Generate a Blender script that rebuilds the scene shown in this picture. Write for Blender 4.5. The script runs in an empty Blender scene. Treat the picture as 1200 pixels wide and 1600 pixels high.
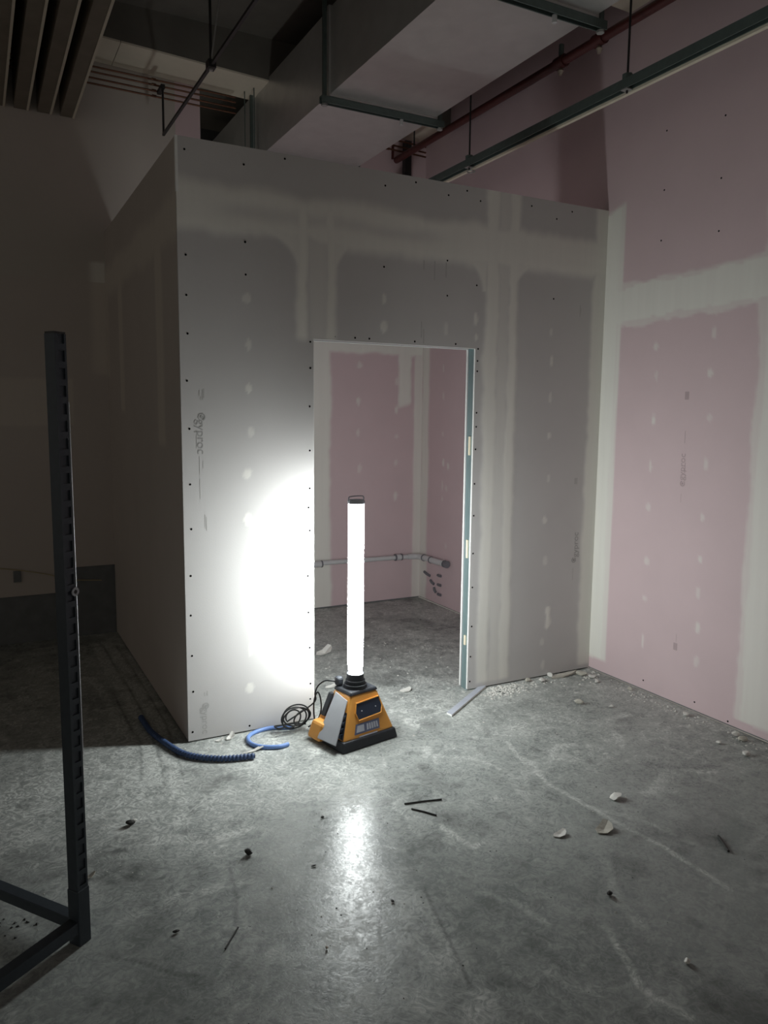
import bpy, bmesh, math, random
import numpy as np
from mathutils import Vector, Matrix

random.seed(7)
S = bpy.context.scene
COL = S.collection
PI = math.pi

# ------------------------------------------------------------------ camera
cam_d = bpy.data.cameras.new('camera')
cam_d.sensor_fit = 'HORIZONTAL'
cam_d.sensor_width = 36.0
cam_d.lens = 1205.5 / 1200.0 * 36.0
cam_d.clip_start = 0.02
cam = bpy.data.objects.new('camera', cam_d)
COL.objects.link(cam)
_r = Vector((0.88471, -0.46603, 0.00998)); _u = Vector((0.0492, 0.11464, 0.99219)); _w = Vector((0.46353, 0.87731, -0.12435))
cam.matrix_world = Matrix(((_r.x, _u.x, -_w.x, -0.8853), (_r.y, _u.y, -_w.y, -3.7852), (_r.z, _u.z, -_w.z, 1.67), (0, 0, 0, 1)))
S.camera = cam

# ------------------------------------------------------------------ world, exposure
wd = bpy.data.worlds.new('world'); S.world = wd; wd.use_nodes = True
wd.node_tree.nodes['Background'].inputs[0].default_value = (1.0, 0.92, 0.82, 1)
wd.node_tree.nodes['Background'].inputs[1].default_value = 0.185
S.view_settings.view_transform = 'Standard'
S.view_settings.look = 'None'
S.view_settings.exposure = 0.0
S.view_settings.gamma = 1.0
S.view_settings.use_curve_mapping = False
S.cycles.max_bounces = 8
TUBE_POWER = 72.0
TUBE_COLOR = (0.95, 1.0, 0.99, 1)

# ------------------------------------------------------------------ room sizes (metres)
W, H, D = 2.68, 2.95, 2.25          # front wall length, partition height, depth of the cubicle
DL, DR, DH = 0.69, 1.705, 2.06      # door opening
TK = 0.09                            # partition thickness
BT = 0.0125                          # board thickness
ZC = 4.35                            # ceiling

# ------------------------------------------------------------------ noise helpers
def _hash(ix, iy, seed):
    n = (ix.astype(np.int64) * 374761393 + iy.astype(np.int64) * 668265263 + seed * 974634777) & 0xffffffff
    n = ((n ^ (n >> 13)) * 1274126177) & 0xffffffff
    return ((n ^ (n >> 16)) & 0xffff) / 65535.0
def vnoise(x, y, seed=0):
    ix, iy = np.floor(x), np.floor(y)
    fx, fy = x - ix, y - iy
    fx = fx * fx * (3 - 2 * fx); fy = fy * fy * (3 - 2 * fy)
    a, b = _hash(ix, iy, seed), _hash(ix + 1, iy, seed)
    c, d = _hash(ix, iy + 1, seed), _hash(ix + 1, iy + 1, seed)
    return (a * (1 - fx) + b * fx) * (1 - fy) + (c * (1 - fx) + d * fx) * fy
def fbm(x, y, f, oct=4, seed=0):
    s, a, t = 0.0, 1.0, 0.0
    for o in range(oct):
        s = s + a * vnoise(x * f + 17.3 * o, y * f - 9.1 * o, seed + o); t += a
        a *= 0.5; f *= 2.03
    return s / t
def sstep(a, b, x):
    t = np.clip((x - a) / (b - a), 0, 1)
    return t * t * (3 - 2 * t)
def segd(x, y, p, q):
    px, py = p; dx, dy = q[0] - px, q[1] - py
    t = np.clip(((x - px) * dx + (y - py) * dy) / max(dx * dx + dy * dy, 1e-9), 0, 1)
    return np.hypot(x - px - t * dx, y - py - t * dy), t
def polyd(x, y, pts):
    d = None
    for p, q in zip(pts[:-1], pts[1:]):
        e, _ = segd(x, y, p, q)
        d = e if d is None else np.minimum(d, e)
    return d

# ------------------------------------------------------------------ materials
MATS = {}
def node_mat(name):
    m = bpy.data.materials.new(name); m.use_nodes = True
    MATS[name] = m
    return m, m.node_tree.nodes, m.node_tree.links, m.node_tree.nodes['Principled BSDF']
def simple(name, col, rough=0.6, metal=0.0, noise=0.12, scale=30.0, bump=0.0, stretch=None, coat=0.0):
    m, n, l, b = node_mat(name)
    tc = n.new('ShaderNodeTexCoord'); nz = n.new('ShaderNodeTexNoise')
    nz.inputs['Scale'].default_value = scale; nz.inputs['Detail'].default_value = 4
    if stretch:
        mp = n.new('ShaderNodeMapping'); mp.inputs['Scale'].default_value = stretch
        l.new(tc.outputs['Object'], mp.inputs['Vector']); l.new(mp.outputs[0], nz.inputs['Vector'])
    else:
        l.new(tc.outputs['Object'], nz.inputs['Vector'])
    mx = n.new('ShaderNodeMixRGB')
    mx.inputs[1].default_value = tuple(c * (1 - noise) for c in col) + (1,)
    mx.inputs[2].default_value = tuple(min(1, c * (1 + noise)) for c in col) + (1,)
    l.new(nz.outputs['Fac'], mx.inputs[0]); l.new(mx.outputs[0], b.inputs['Base Color'])
    b.inputs['Roughness'].default_value = rough; b.inputs['Metallic'].default_value = metal
    if coat: b.inputs['Coat Weight'].default_value = coat
    if bump:
        bp = n.new('ShaderNodeBump'); bp.inputs['Strength'].default_value = bump; bp.inputs['Distance'].default_value = 0.01
        l.new(nz.outputs['Fac'], bp.inputs['Height']); l.new(bp.outputs[0], b.inputs['Normal'])
    return m
def board_mat(name, col, comp=(0.82, 0.805, 0.75), rough=0.75):
    """paper faced board; attribute 'compound' (0..1) lays joint filler over it"""
    m, n, l, b = node_mat(name)
    tc = n.new('ShaderNodeTexCoord')
    nz = n.new('ShaderNodeTexNoise'); nz.inputs['Scale'].default_value = 3.0; nz.inputs['Detail'].default_value = 5
    l.new(tc.outputs['Object'], nz.inputs['Vector'])
    fine = n.new('ShaderNodeTexNoise'); fine.inputs['Scale'].default_value = 160.0; fine.inputs['Detail'].default_value = 2
    l.new(tc.outputs['Object'], fine.inputs['Vector'])
    base = n.new('ShaderNodeMixRGB')
    base.inputs[1].default_value = tuple(c * 0.93 for c in col) + (1,); base.inputs[2].default_value = tuple(c * 1.05 for c in col) + (1,)
    l.new(nz.outputs['Fac'], base.inputs[0])
    cp = n.new('ShaderNodeMixRGB')
    cp.inputs[1].default_value = tuple(c * 0.94 for c in comp) + (1,); cp.inputs[2].default_value = tuple(c * 1.03 for c in comp) + (1,)
    st = n.new('ShaderNodeMapping'); st.inputs['Scale'].default_value = (26, 26, 1.6)
    l.new(tc.outputs['Object'], st.inputs['Vector'])
    sn = n.new('ShaderNodeTexNoise'); sn.inputs['Scale'].default_value = 1.0; sn.inputs['Detail'].default_value = 4
    l.new(st.outputs[0], sn.inputs['Vector']); l.new(sn.outputs['Fac'], cp.inputs[0])
    at = n.new('ShaderNodeAttribute'); at.attribute_name = 'compound'
    mx = n.new('ShaderNodeMixRGB'); l.new(at.outputs['Fac'], mx.inputs[0]); l.new(base.outputs[0], mx.inputs[1]); l.new(cp.outputs[0], mx.inputs[2])
    l.new(mx.outputs[0], b.inputs['Base Color'])
    b.inputs['Roughness'].default_value = rough
    bp = n.new('ShaderNodeBump'); bp.inputs['Strength'].default_value = 0.08; bp.inputs['Distance'].default_value = 0.004
    l.new(fine.outputs['Fac'], bp.inputs['Height']); l.new(bp.outputs[0], b.inputs['Normal'])
    return m

GREY = board_mat('board_grey', (0.57, 0.555, 0.545))
PINK = board_mat('board_pink', (0.67, 0.525, 0.545))
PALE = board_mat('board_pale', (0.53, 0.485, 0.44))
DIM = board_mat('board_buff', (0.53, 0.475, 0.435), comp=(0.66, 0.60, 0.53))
RAWEDGE = simple('board_edge', (0.82, 0.82, 0.80), 0.8, noise=0.06)
SLATE = simple('base_blockwork', (0.17, 0.18, 0.185), 0.9, noise=0.25, scale=14, bump=0.3)
CEILM = simple('ceiling_dark', (0.15, 0.14, 0.12), 0.9, noise=0.25, scale=5)
CREAM = simple('soffit_cream', (0.72, 0.66, 0.54), 0.8, noise=0.08, scale=6)
GALV = simple('galvanised_duct', (0.62, 0.62, 0.605), 0.33, metal=0.6, noise=0.12, scale=9)
GALVD = simple('galvanised_dull', (0.42, 0.43, 0.42), 0.5, metal=0.6, noise=0.2, scale=25)
TEAL = simple('stud_teal', (0.27, 0.37, 0.38), 0.38, metal=0.55, noise=0.2, scale=18, stretch=(6, 6, 0.6))
STRUT = simple('strut_green', (0.13, 0.17, 0.16), 0.5, metal=0.5, noise=0.2)
REDP = simple('pipe_red', (0.085, 0.02, 0.018), 0.45, noise=0.15)
COPPER = simple('copper', (0.15, 0.075, 0.05), 0.42, metal=0.9, noise=0.15)
BLACKS = simple('steel_black', (0.025, 0.025, 0.025), 0.5, noise=0.2)
BROWN = simple('joist_brown', (0.22, 0.19, 0.15), 0.75, noise=0.2, scale=8)
NAVY = simple('frame_navy', (0.045, 0.058, 0.072), 0.42, noise=0.2, scale=40, metal=0.2)
ORANGE = simple('housing_orange', (0.80, 0.37, 0.075), 0.42, noise=0.08, scale=20)
RUBBER = simple('rubber_black', (0.028, 0.032, 0.04), 0.6, noise=0.15)
FLAPG = simple('flap_grey', (0.42, 0.44, 0.47), 0.45, noise=0.06, metal=0.2)
SCREEN = simple('dark_window', (0.03, 0.045, 0.075), 0.25, noise=0.1)
LABELB = simple('label_blue', (0.13, 0.15, 0.24), 0.5, noise=0.1)
LABELW = simple('label_print', (0.50, 0.53, 0.60), 0.6, noise=0.1)
BLUEH = simple('hose_blue', (0.20, 0.34, 0.72), 0.4, noise=0.1)
CONDB = simple('conduit_blue', (0.05, 0.09, 0.20), 0.5, noise=0.2)
CONDK = simple('conduit_dark', (0.022, 0.03, 0.05), 0.5, noise=0.2)
CABLE = simple('cable_black', (0.012, 0.013, 0.014), 0.5, noise=0.1)
WPIPE = simple('pipe_white', (0.62, 0.63, 0.64), 0.35, noise=0.05)
GASKET = simple('gasket_dark', (0.17, 0.17, 0.19), 0.6, noise=0.1)
PRINT = simple('ink_grey', (0.35, 0.345, 0.335), 0.8, noise=0.1)
PRINTP = simple('ink_on_pink', (0.47, 0.36, 0.375), 0.8, noise=0.1)
PRINTL = simple('ink_faded', (0.46, 0.45, 0.435), 0.8, noise=0.1)
SCREWM = simple('screw_black', (0.006, 0.006, 0.006), 1.0, noise=0.1); SCREWM.node_tree.nodes['Principled BSDF'].inputs['Specular IOR Level'].default_value = 0.0
PLASTER = simple('plaster_white', (0.70, 0.69, 0.65), 0.85, noise=0.12, scale=60, bump=0.2)
DUSTY = simple('plaster_dusty', (0.50, 0.48, 0.42), 0.9, noise=0.2, scale=60, bump=0.3)
DARKBIT = simple('dark_scrap', (0.03, 0.03, 0.028), 0.7, noise=0.3)
WOOD = simple('wood_raw', (0.85, 0.74, 0.56), 0.7, noise=0.12)
BRASS = simple('brass_head', (0.55, 0.50, 0.42), 0.35, metal=0.7, noise=0.1)
WIRE = simple('wire_yellow', (0.45, 0.38, 0.22), 0.6, noise=0.1)

def tube_mat():
    m, n, l, b = node_mat('lamp_tube_glow')
    e = n.new('ShaderNodeEmission'); e.inputs['Color'].default_value = TUBE_COLOR; e.inputs['Strength'].default_value = TUBE_POWER
    l.new(e.outputs[0], n['Material Output'].inputs['Surface'])
    return m
GLOW = tube_mat()

def floor_mat():
    m, n, l, b = node_mat('concrete_floor')
    tc = n.new('ShaderNodeTexCoord')
    def noise(scale, det, dist=0.0, rough=0.55, vec=None):
        z = n.new('ShaderNodeTexNoise'); z.inputs['Scale'].default_value = scale; z.inputs['Detail'].default_value = det
        z.inputs['Distortion'].default_value = dist; z.inputs['Roughness'].default_value = rough
        l.new(vec or tc.outputs['Object'], z.inputs['Vector']); return z.outputs['Fac']
    def ramp(fac, a, b_, ca=(0, 0, 0, 1), cb=(1, 1, 1, 1)):
        r = n.new('ShaderNodeValToRGB'); r.color_ramp.elements[0].position = a; r.color_ramp.elements[1].position = b_
        r.color_ramp.elements[0].color = ca; r.color_ramp.elements[1].color = cb
        l.new(fac, r.inputs['Fac']); return r.outputs['Color']
    def mix(f, a, b_, mode='MIX'):
        x = n.new('ShaderNodeMixRGB'); x.blend_type = mode
        if isinstance(f, float): x.inputs[0].default_value = f
        else: l.new(f, x.inputs[0])
        for i, v in ((1, a), (2, b_)):
            if isinstance(v, tuple): x.inputs[i].default_value = v
            else: l.new(v, x.inputs[i])
        return x.outputs[0]
    base = ramp(noise(1.7, 6, 0.4), 0.30, 0.72, (0.18, 0.20, 0.193, 1), (0.262, 0.283, 0.272, 1))
    base = mix(ramp(noise(11, 6, 1.2), 0.42, 0.75), base, (0.315, 0.333, 0.32, 1))
    at = n.new('ShaderNodeAttribute'); at.attribute_name = 'dust'
    flk = ramp(noise(22, 10, 2.8, 0.68), 0.42, 0.64)
    ad = n.new('ShaderNodeMath'); ad.operation = 'MULTIPLY'; l.new(at.outputs['Fac'], ad.inputs[0])
    fl2 = n.new('ShaderNodeMath'); fl2.operation = 'MULTIPLY_ADD'; l.new(flk, fl2.inputs[0]); fl2.inputs[1].default_value = 1.05; fl2.inputs[2].default_value = 0.25
    l.new(fl2.outputs[0], ad.inputs[1]); ad.use_clamp = True
    col = mix(ad.outputs[0], base, (0.66, 0.68, 0.65, 1))
    ak = n.new('ShaderNodeAttribute'); ak.attribute_name = 'grime'
    col = mix(ak.outputs['Fac'], col, (0.055, 0.06, 0.058, 1))
    l.new(col, b.inputs['Base Color'])
    rr = n.new('ShaderNodeMath'); rr.operation = 'MULTIPLY_ADD'; l.new(ad.outputs[0], rr.inputs[0]); rr.inputs[1].default_value = 0.45
    rn = n.new('ShaderNodeMapRange'); l.new(noise(24, 6, 1.5), rn.inputs['Value'])
    rn.inputs['To Min'].default_value = 0.12; rn.inputs['To Max'].default_value = 0.34
    l.new(rn.outputs[0], rr.inputs[2]); rr.use_clamp = True
    l.new(rr.outputs[0], b.inputs['Roughness'])
    sp = n.new('ShaderNodeMapRange'); l.new(ramp(noise(34, 8, 1.8, 0.7), 0.40, 0.60), sp.inputs['Value'])
    sp.inputs['To Min'].default_value = 0.26; sp.inputs['To Max'].default_value = 0.07
    sd = n.new('ShaderNodeMath'); sd.operation = 'MULTIPLY'; l.new(sp.outputs[0], sd.inputs[0])
    iv = n.new('ShaderNodeMath'); iv.operation = 'SUBTRACT'; iv.inputs[0].default_value = 1.0; l.new(ad.outputs[0], iv.inputs[1]); l.new(iv.outputs[0], sd.inputs[1])
    l.new(sd.outputs[0], b.inputs['Specular IOR Level'])
    bp = n.new('ShaderNodeBump'); bp.inputs['Strength'].default_value = 0.18; bp.inputs['Distance'].default_value = 0.003
    hb = n.new('ShaderNodeMath'); hb.operation = 'ADD'; l.new(noise(70, 6, 1.0), hb.inputs[0]); l.new(ad.outputs[0], hb.inputs[1])
    l.new(hb.outputs[0], bp.inputs['Height']); l.new(bp.outputs[0], b.inputs['Normal'])
    return m
FLOORM = floor_mat()

# ------------------------------------------------------------------ object helpers
def link(o, parent=None):
    COL.objects.link(o)
    if parent is not None: o.parent = parent
    return o
def tag(o, label=None, cat=None, group=None, kind=None):
    if label: o['label'] = label
    if cat: o['category'] = cat
    if group: o['group'] = group
    if kind: o['kind'] = kind
    return o
def empty(name, loc=(0, 0, 0), rz=0.0, label=None, cat=None, group=None, kind=None):
    o = bpy.data.objects.new(name, None); o.location = loc; o.rotation_euler = (0, 0, rz); o.empty_display_size = 0.1
    link(o); return tag(o, label, cat, group, kind)
class MB:
    """collects geometry for ONE mesh object"""
    def __init__(s): s.v = []; s.f = []
    def add(s, vs, fs):
        k = len(s.v); s.v += [tuple(v) for v in vs]; s.f += [tuple(i + k for i in f) for f in fs]; return s
    def box(s, a, b):
        x0, y0, z0 = a; x1, y1, z1 = b
        return s.add([(x0, y0, z0), (x1, y0, z0), (x1, y1, z0), (x0, y1, z0), (x0, y0, z1), (x1, y0, z1), (x1, y1, z1), (x0, y1, z1)],
                     [(0, 3, 2, 1), (4, 5, 6, 7), (0, 1, 5, 4), (1, 2, 6, 5), (2, 3, 7, 6), (3, 0, 4, 7)])
    def frustum(s, lo, hi):   # lo, hi: 4 points each, counter-clockwise
        return s.add(list(lo) + list(hi), [(0, 3, 2, 1), (4, 5, 6, 7), (0, 1, 5, 4), (1, 2, 6, 5), (2, 3, 7, 6), (3, 0, 4, 7)])
    def tube(s, pts, r, n=8, cap=True, closed=False):
        pts = [Vector(p) for p in pts]; m = len(pts); rs = r if isinstance(r, (list, tuple)) else [r] * m
        rings = []; prev = None
        for i, p in enumerate(pts):
            if closed: t = (pts[(i + 1) % m] - pts[i - 1])
            else: t = pts[min(i + 1, m - 1)] - pts[max(i - 1, 0)]
            t.normalize()
            if prev is None:
                a = Vector((0, 0, 1)) if abs(t.z) < 0.9 else Vector((1, 0, 0))
                u = t.cross(a).normalized()
            else:
                u = (prev - t * prev.dot(t)).normalized()
            prev = u; w = t.cross(u)
            rings.append([p + (u * math.cos(2 * PI * k / n) + w * math.sin(2 * PI * k / n)) * rs[i] for k in range(n)])
        vs = [v for rg in rings for v in rg]; fs = []
        for i in range(m if closed else m - 1):
            j = (i + 1) % m
            for k in range(n): fs.append((i * n + k, i * n + (k + 1) % n, j * n + (k + 1) % n, j * n + k))
        if cap and not closed: fs.append(tuple(range(n - 1, -1, -1))); fs.append(tuple((m - 1) * n + k for k in range(n)))
        return s.add(vs, fs)
    def build(s, name, mat, parent=None, smooth=False, bevel=0.0, loc=None):
        me = bpy.data.meshes.new(name); me.from_pydata(s.v, [], s.f); me.update()
        bm = bmesh.new(); bm.from_mesh(me); bmesh.ops.recalc_face_normals(bm, faces=bm.faces); bm.to_mesh(me); bm.free()
        if mat: me.materials.append(mat)
        if smooth:
            me.polygons.foreach_set('use_smooth', [True] * len(me.polygons))
            try: me.set_sharp_from_angle(angle=math.radians(40))
            except Exception: pass
        o = bpy.data.objects.new(name, me); link(o, parent)
        if loc: o.location = loc
        if bevel:
            b = o.modifiers.new('bevel', 'BEVEL'); b.width = bevel; b.segments = 2; b.limit_method = 'ANGLE'
        return o
def smooth_path(pts, n=8):
    """Catmull-Rom through the points"""
    P = [Vector(p) for p in pts]; P = [P[0] * 2 - P[1]] + P + [P[-1] * 2 - P[-2]]; out = []
    for i in range(1, len(P) - 2):
        for k in range(n):
            t = k / n; a, b, c, d = P[i - 1], P[i], P[i + 1], P[i + 2]
            out.append(0.5 * ((2 * b) + (c - a) * t + (2 * a - 5 * b + 4 * c - d) * t * t + (3 * b - a - 3 * c + d) * t ** 3))
    out.append(P[-2]); return out
def lines(*segs):
    """segs: (start, stop, step) chained"""
    out = []
    for a, b, st in segs:
        n = max(1, int(round((b - a) / st))); out += list(np.linspace(a, b, n + 1)[:-1])
    out.append(segs[-1][1]); return np.array(out)
def grid_mesh(name, us, vs, to3d, mat, parent, attrs, keep=None, skirt=None, disp=None):
    """dense panel: us x vs lattice -> 3d; attrs: name -> function(U, V); skirt: vector of the panel's thickness"""
    U, V = np.meshgrid(us, vs, indexing='ij'); nu, nv = U.shape
    A = {k: np.clip(f(U, V), 0, 1).astype(np.float32) for k, f in attrs.items()}
    P = to3d(U, V, disp(A) if disp else np.zeros_like(U)).reshape(-1, 3)
    I, J = np.meshgrid(np.arange(nu - 1), np.arange(nv - 1), indexing='ij')
    if keep is not None:
        cu = (us[:-1] + us[1:])[:, None] / 2 + 0 * J; cv = (vs[:-1] + vs[1:])[None, :] / 2 + 0 * I
        k = keep(cu, cv); I, J = I[k], J[k]
    I, J = I.ravel(), J.ravel()
    Q = np.stack([I * nv + J, (I + 1) * nv + J, (I + 1) * nv + J + 1, I * nv + J + 1], 1)
    vals = {k: a.ravel() for k, a in A.items()}
    if skirt is not None:
        E = np.concatenate([Q[:, [0, 1]], Q[:, [1, 2]], Q[:, [2, 3]], Q[:, [3, 0]]])
        key = np.sort(E, 1); key = key[:, 0].astype(np.int64) * len(P) + key[:, 1]
        _, inv, cnt = np.unique(key, return_inverse=True, return_counts=True)
        B = E[cnt[inv] == 1]; bv = np.unique(B); nb = len(bv); fr = {int(v): len(P) + i for i, v in enumerate(bv)}; idx = {int(v): len(P) + nb + i for i, v in enumerate(bv)}
        P = np.concatenate([P, P[bv], P[bv] + np.array(skirt)])
        vals = {k: np.concatenate([a, a[bv], a[bv]]) for k, a in vals.items()}
        SK = np.array([[fr[int(b)], fr[int(a)], idx[int(a)], idx[int(b)]] for a, b in B])
        nq = len(Q); Q = np.concatenate([Q, SK])
    used = np.unique(Q); re = np.full(len(P), -1); re[used] = np.arange(len(used)); P = P[used]; Q = re[Q]
    me = bpy.data.meshes.new(name)
    me.vertices.add(len(P)); me.vertices.foreach_set('co', P.astype(np.float32).ravel())
    me.loops.add(len(Q) * 4); me.loops.foreach_set('vertex_index', Q.astype(np.int32).ravel())
    me.polygons.add(len(Q)); me.polygons.foreach_set('loop_start', np.arange(0, len(Q) * 4, 4, dtype=np.int32))
    me.update(calc_edges=True)
    if skirt is not None:
        sh = np.zeros(len(Q), dtype=bool); sh[nq:] = True
        me.attributes.new('sharp_face', 'BOOLEAN', 'FACE').data.foreach_set('value', sh)
    for k, a in vals.items():
        at = me.attributes.new(k, 'FLOAT', 'POINT'); at.data.foreach_set('value', a[used].astype(np.float32))
    me.materials.append(mat)
    return link(bpy.data.objects.new(name, me), parent)

# ================================================================== FLOOR
STROKES = [  # (points, width, strength) pale scuffs on the concrete
    ([(1.46, -0.72), (1.40, -0.95), (1.348, -1.204), (1.383, -1.416), (1.43, -1.827), (1.42, -2.096)], 0.016, 0.8),
    ([(1.383, -1.416), (1.52, -1.62), (1.55, -1.80)], 0.03, 0.35),
    ([(0.88, -2.055), (0.83, -2.18), (0.777, -2.293), (0.80, -2.40), (0.813, -2.449)], 0.018, 0.6),
    ([(1.572, -0.984), (1.60, -0.90), (1.68, -0.88), (1.76, -0.912)], 0.028, 0.6), ([(1.82, -0.94), (1.74, -1.03)], 0.022, 0.5),
    ([(0.73, -1.263), (0.745, -1.37), (0.753, -1.46), (0.80, -1.44)], 0.02, 0.55),
    ([(0.40, -1.27), (0.47, -1.30), (0.50, -1.36)], 0.012, 0.5), ([(0.03, -1.18), (0.07, -1.21), (0.14, -1.18), (0.15, -1.12)], 0.014, 0.6),
    ([(0.62, -1.70), (0.68, -1.80), (0.72, -1.95)], 0.02, 0.4), ([(1.15, -1.75), (1.02, -1.95), (0.98, -2.1)], 0.03, 0.3),
    ([(0.30, -1.55), (0.36, -1.45), (0.30, -1.38)], 0.02, 0.35), ([(1.05, -0.70), (1.2, -0.80), (1.28, -1.0)], 0.02, 0.4),
    ([(-0.19, 2.0), (-0.17, 0.6), (-0.20, -0.1), (-0.25, -0.26), (-0.30, -0.5)], 0.04, 0.75),
    ([(-0.10, 2.0), (-0.09, 0.4), (-0.13, -0.2), (-0.15, -0.45)], 0.04, 0.8),
    ([(-0.30, 1.2), (-0.27, 0.2), (-0.36, -0.35)], 0.03, 0.5), ([(-0.28, -0.30), (0.0, -0.50)], 0.03, 0.5), ([(-0.10, -0.42), (-0.22, -0.75)], 0.03, 0.8),
    ([(-0.33, -0.85), (-0.10, -0.95), (0.02, -0.93)], 0.04, 0.45), ([(-0.55, -1.3), (-0.30, -1.25), (-0.1, -1.28)], 0.03, 0.3),
    ([(1.9, -0.6), (2.1, -0.75), (2.3, -0.72)], 0.05, 0.35), ([(1.7, -1.45), (1.95, -1.35), (2.15, -1.42)], 0.05, 0.4),
    ([(0.17, -2.05), (0.25, -2.15), (0.35, -2.12)], 0.09, 0.4), ([(0.35, -1.5), (0.33, -1.75), (0.30, -1.95)], 0.12, 0.35),
]
def f_dust(x, y):
    big = fbm(x, y, 0.9, 4, 3); mid = fbm(x, y, 5.0, 5, 11); fin = fbm(x, y, 19.0, 4, 29)
    far = sstep(-2.0, -0.3, y)
    d = 0.16 + 0.36 * far * (0.4 + 1.0 * big)
    d = d + 0.75 * (mid - 0.5) * (0.35 + 0.65 * far) + 0.5 * (fin - 0.5) * (0.3 + 0.7 * far)
    for fr_, am, sd in ((5.5, 0.55, 141), (13.0, 0.5, 151), (27.0, 0.35, 161)):   # vein-like scrapes
        nn_ = fbm(x + 0.05 * (mid - 0.5), y + 0.05 * (big - 0.5), fr_, 3, sd)
        d = d + am * sstep(0.88, 0.985, 1 - np.abs(2 * nn_ - 1)) * sstep(0.42, 0.62, fbm(x, y, 1.9, 3, sd + 4)) * (0.45 + 0.55 * far)
    # thin directional scrapes
    a = x * 0.55 + y * 0.83; b = -x * 0.83 + y * 0.55
    d = d + 0.55 * sstep(0.66, 0.80, fbm(a * 0.35, b, 15.0, 3, 41)) * far
    wx = x + 0.03 * (fbm(x, y, 8, 2, 51) - 0.5); wy = y + 0.03 * (fbm(x, y, 8, 2, 61) - 0.5)
    for pts, w, s in STROKES:
        e = polyd(wx, wy, pts); d = np.maximum(d, d + s * 1.35 * sstep(w, w * 0.25, e) * (0.35 + 0.9 * fin))
    # plaster dust along the walls
    d = d + 0.5 * sstep(0.16, 0.0, np.abs(y)) * sstep(0.3, 0.6, mid) * (x > DR)
    d = d + 0.9 * sstep(0.30, 0.02, np.hypot((x - 1.9) / 1.3, (y + 0.10) / 0.8)) * (0.5 + fin)
    d = d + 0.35 * sstep(0.25, 0.0, W - x) * sstep(0.35, 0.6, mid)
    d = d + 0.35 * sstep(0.9, 0.2, np.hypot((x + 0.15) / 1.2, y + 0.45)) * (0.4 + mid)
    # polished trowelled strip in front of the lamp holds little dust
    d = d * (1 - 0.75 * sstep(0.55, 0.15, np.hypot((x - 0.30) / 0.8, (y + 1.25) / 1.1)))
    return d
def f_grime(x, y):
    g = 0.55 * sstep(0.60, 0.80, fbm(x, y, 2.3, 5, 71)) + 0.35 * sstep(0.62, 0.75, fbm(x, y, 13, 4, 83))
    for pts in ([(-0.62, -1.42), (-0.50, -1.55), (-0.38, -1.66)], [(-0.13, -1.15), (-0.16, -1.35), (-0.21, -1.50)], [(0.30, -1.56), (0.20, -1.72)], [(0.45, -1.6), (0.33, -2.05)], [(-0.145, 1.9), (-0.13, 0.4), (-0.17, -0.15), (-0.205, -0.42)], [(-0.055, 1.9), (-0.05, 0.3), (-0.085, -0.12), (-0.11, -0.33)], [(-0.235, 0.9), (-0.22, 0.1), (-0.29, -0.3)]):
        g = g + 0.55 * sstep(0.009, 0.003, polyd(x, y + 0.01 * np.sin(x * 40), pts))
    return g * 0.75
fl = grid_mesh('floor', lines((-7, -1.3, 0.5), (-1.3, 0.0, 0.012), (0.0, 2.0, 0.009), (2.0, W, 0.012)),
               lines((-8, -2.8, 0.5), (-2.8, -0.6, 0.008), (-0.6, 0.3, 0.010), (0.3, 2.3, 0.02)),
               lambda u, v, d: np.stack([u, v, d], -1), FLOORM, None, {'dust': f_dust, 'grime': f_grime})
tag(fl, 'dusty grey concrete floor with pale scuffs and scrape marks', 'floor', kind='structure')

# ================================================================== FRONT PARTITION WALL (y = 0)
wf = empty('wall_front', label='grey plasterboard partition wall with taped joints and a door opening', cat='wall', kind='structure')
SPOTS_F = [(0.333, 2.238), (0.34, 2.014), (0.341, 1.797), (0.348, 1.579), (0.329, 1.369), (0.329, 1.133), (0.32, 0.907), (0.324, 0.67), (0.331, 0.447), (0.325, 0.239),
           (1.102, 2.293), (1.103, 2.148), (1.5, 2.162), (1.703, 2.228), (1.706, 2.123), (2.256, 2.184), (2.269, 2.015), (2.27, 1.786), (2.271, 1.554), (2.278, 1.29),
           (2.259, 1.024), (2.276, 0.765), (2.307, 0.432), (2.321, 0.367), (2.274, 0.233), (2.286, 0.083)]
def jag(u, v, f, a, seed): return (fbm(u, v, f, 3, seed) - 0.5) * a + (fbm(u, v, f * 5, 2, seed + 77) - 0.5) * a * 0.35
def hband(u, v, z0, z1, seed, fe=0.03, amp=0.06, s=1.0):
    j = jag(u, v * 0.3, 3.5, amp, seed); k = jag(u, v * 0.3, 3.1, amp, seed + 5)
    return s * sstep(z0 - fe + j, z0 + fe + j, v) * sstep(z1 + fe + k, z1 - fe + k, v)
def vband(u, v, x0, x1, seed, fe=0.02, amp=0.04, s=1.0):
    j = jag(u * 0.3, v, 3.5, amp, seed); k = jag(u * 0.3, v, 3.1, amp, seed + 5)
    return s * sstep(x0 - fe + j, x0 + fe + j, u) * sstep(x1 + fe + k, x1 - fe + k, u)
def spots(u, v, pts, seed, rx=0.018, rz=0.030, s=0.75):
    m = 0 * u
    for i, (a, b) in enumerate(pts):
        rr = np.random.RandomState(seed + i); kx, kz = rr.uniform(0.7, 1.35, 2)
        d = np.hypot((u - a) / (rx * kx), (v - b) / (rz * kz)) + 0.6 * jag(u, v, 40, 1.0, seed + i)
        m = np.maximum(m, s * rr.uniform(0.5, 1.0) * sstep(1.15, 0.65, d))
    return m
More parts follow.
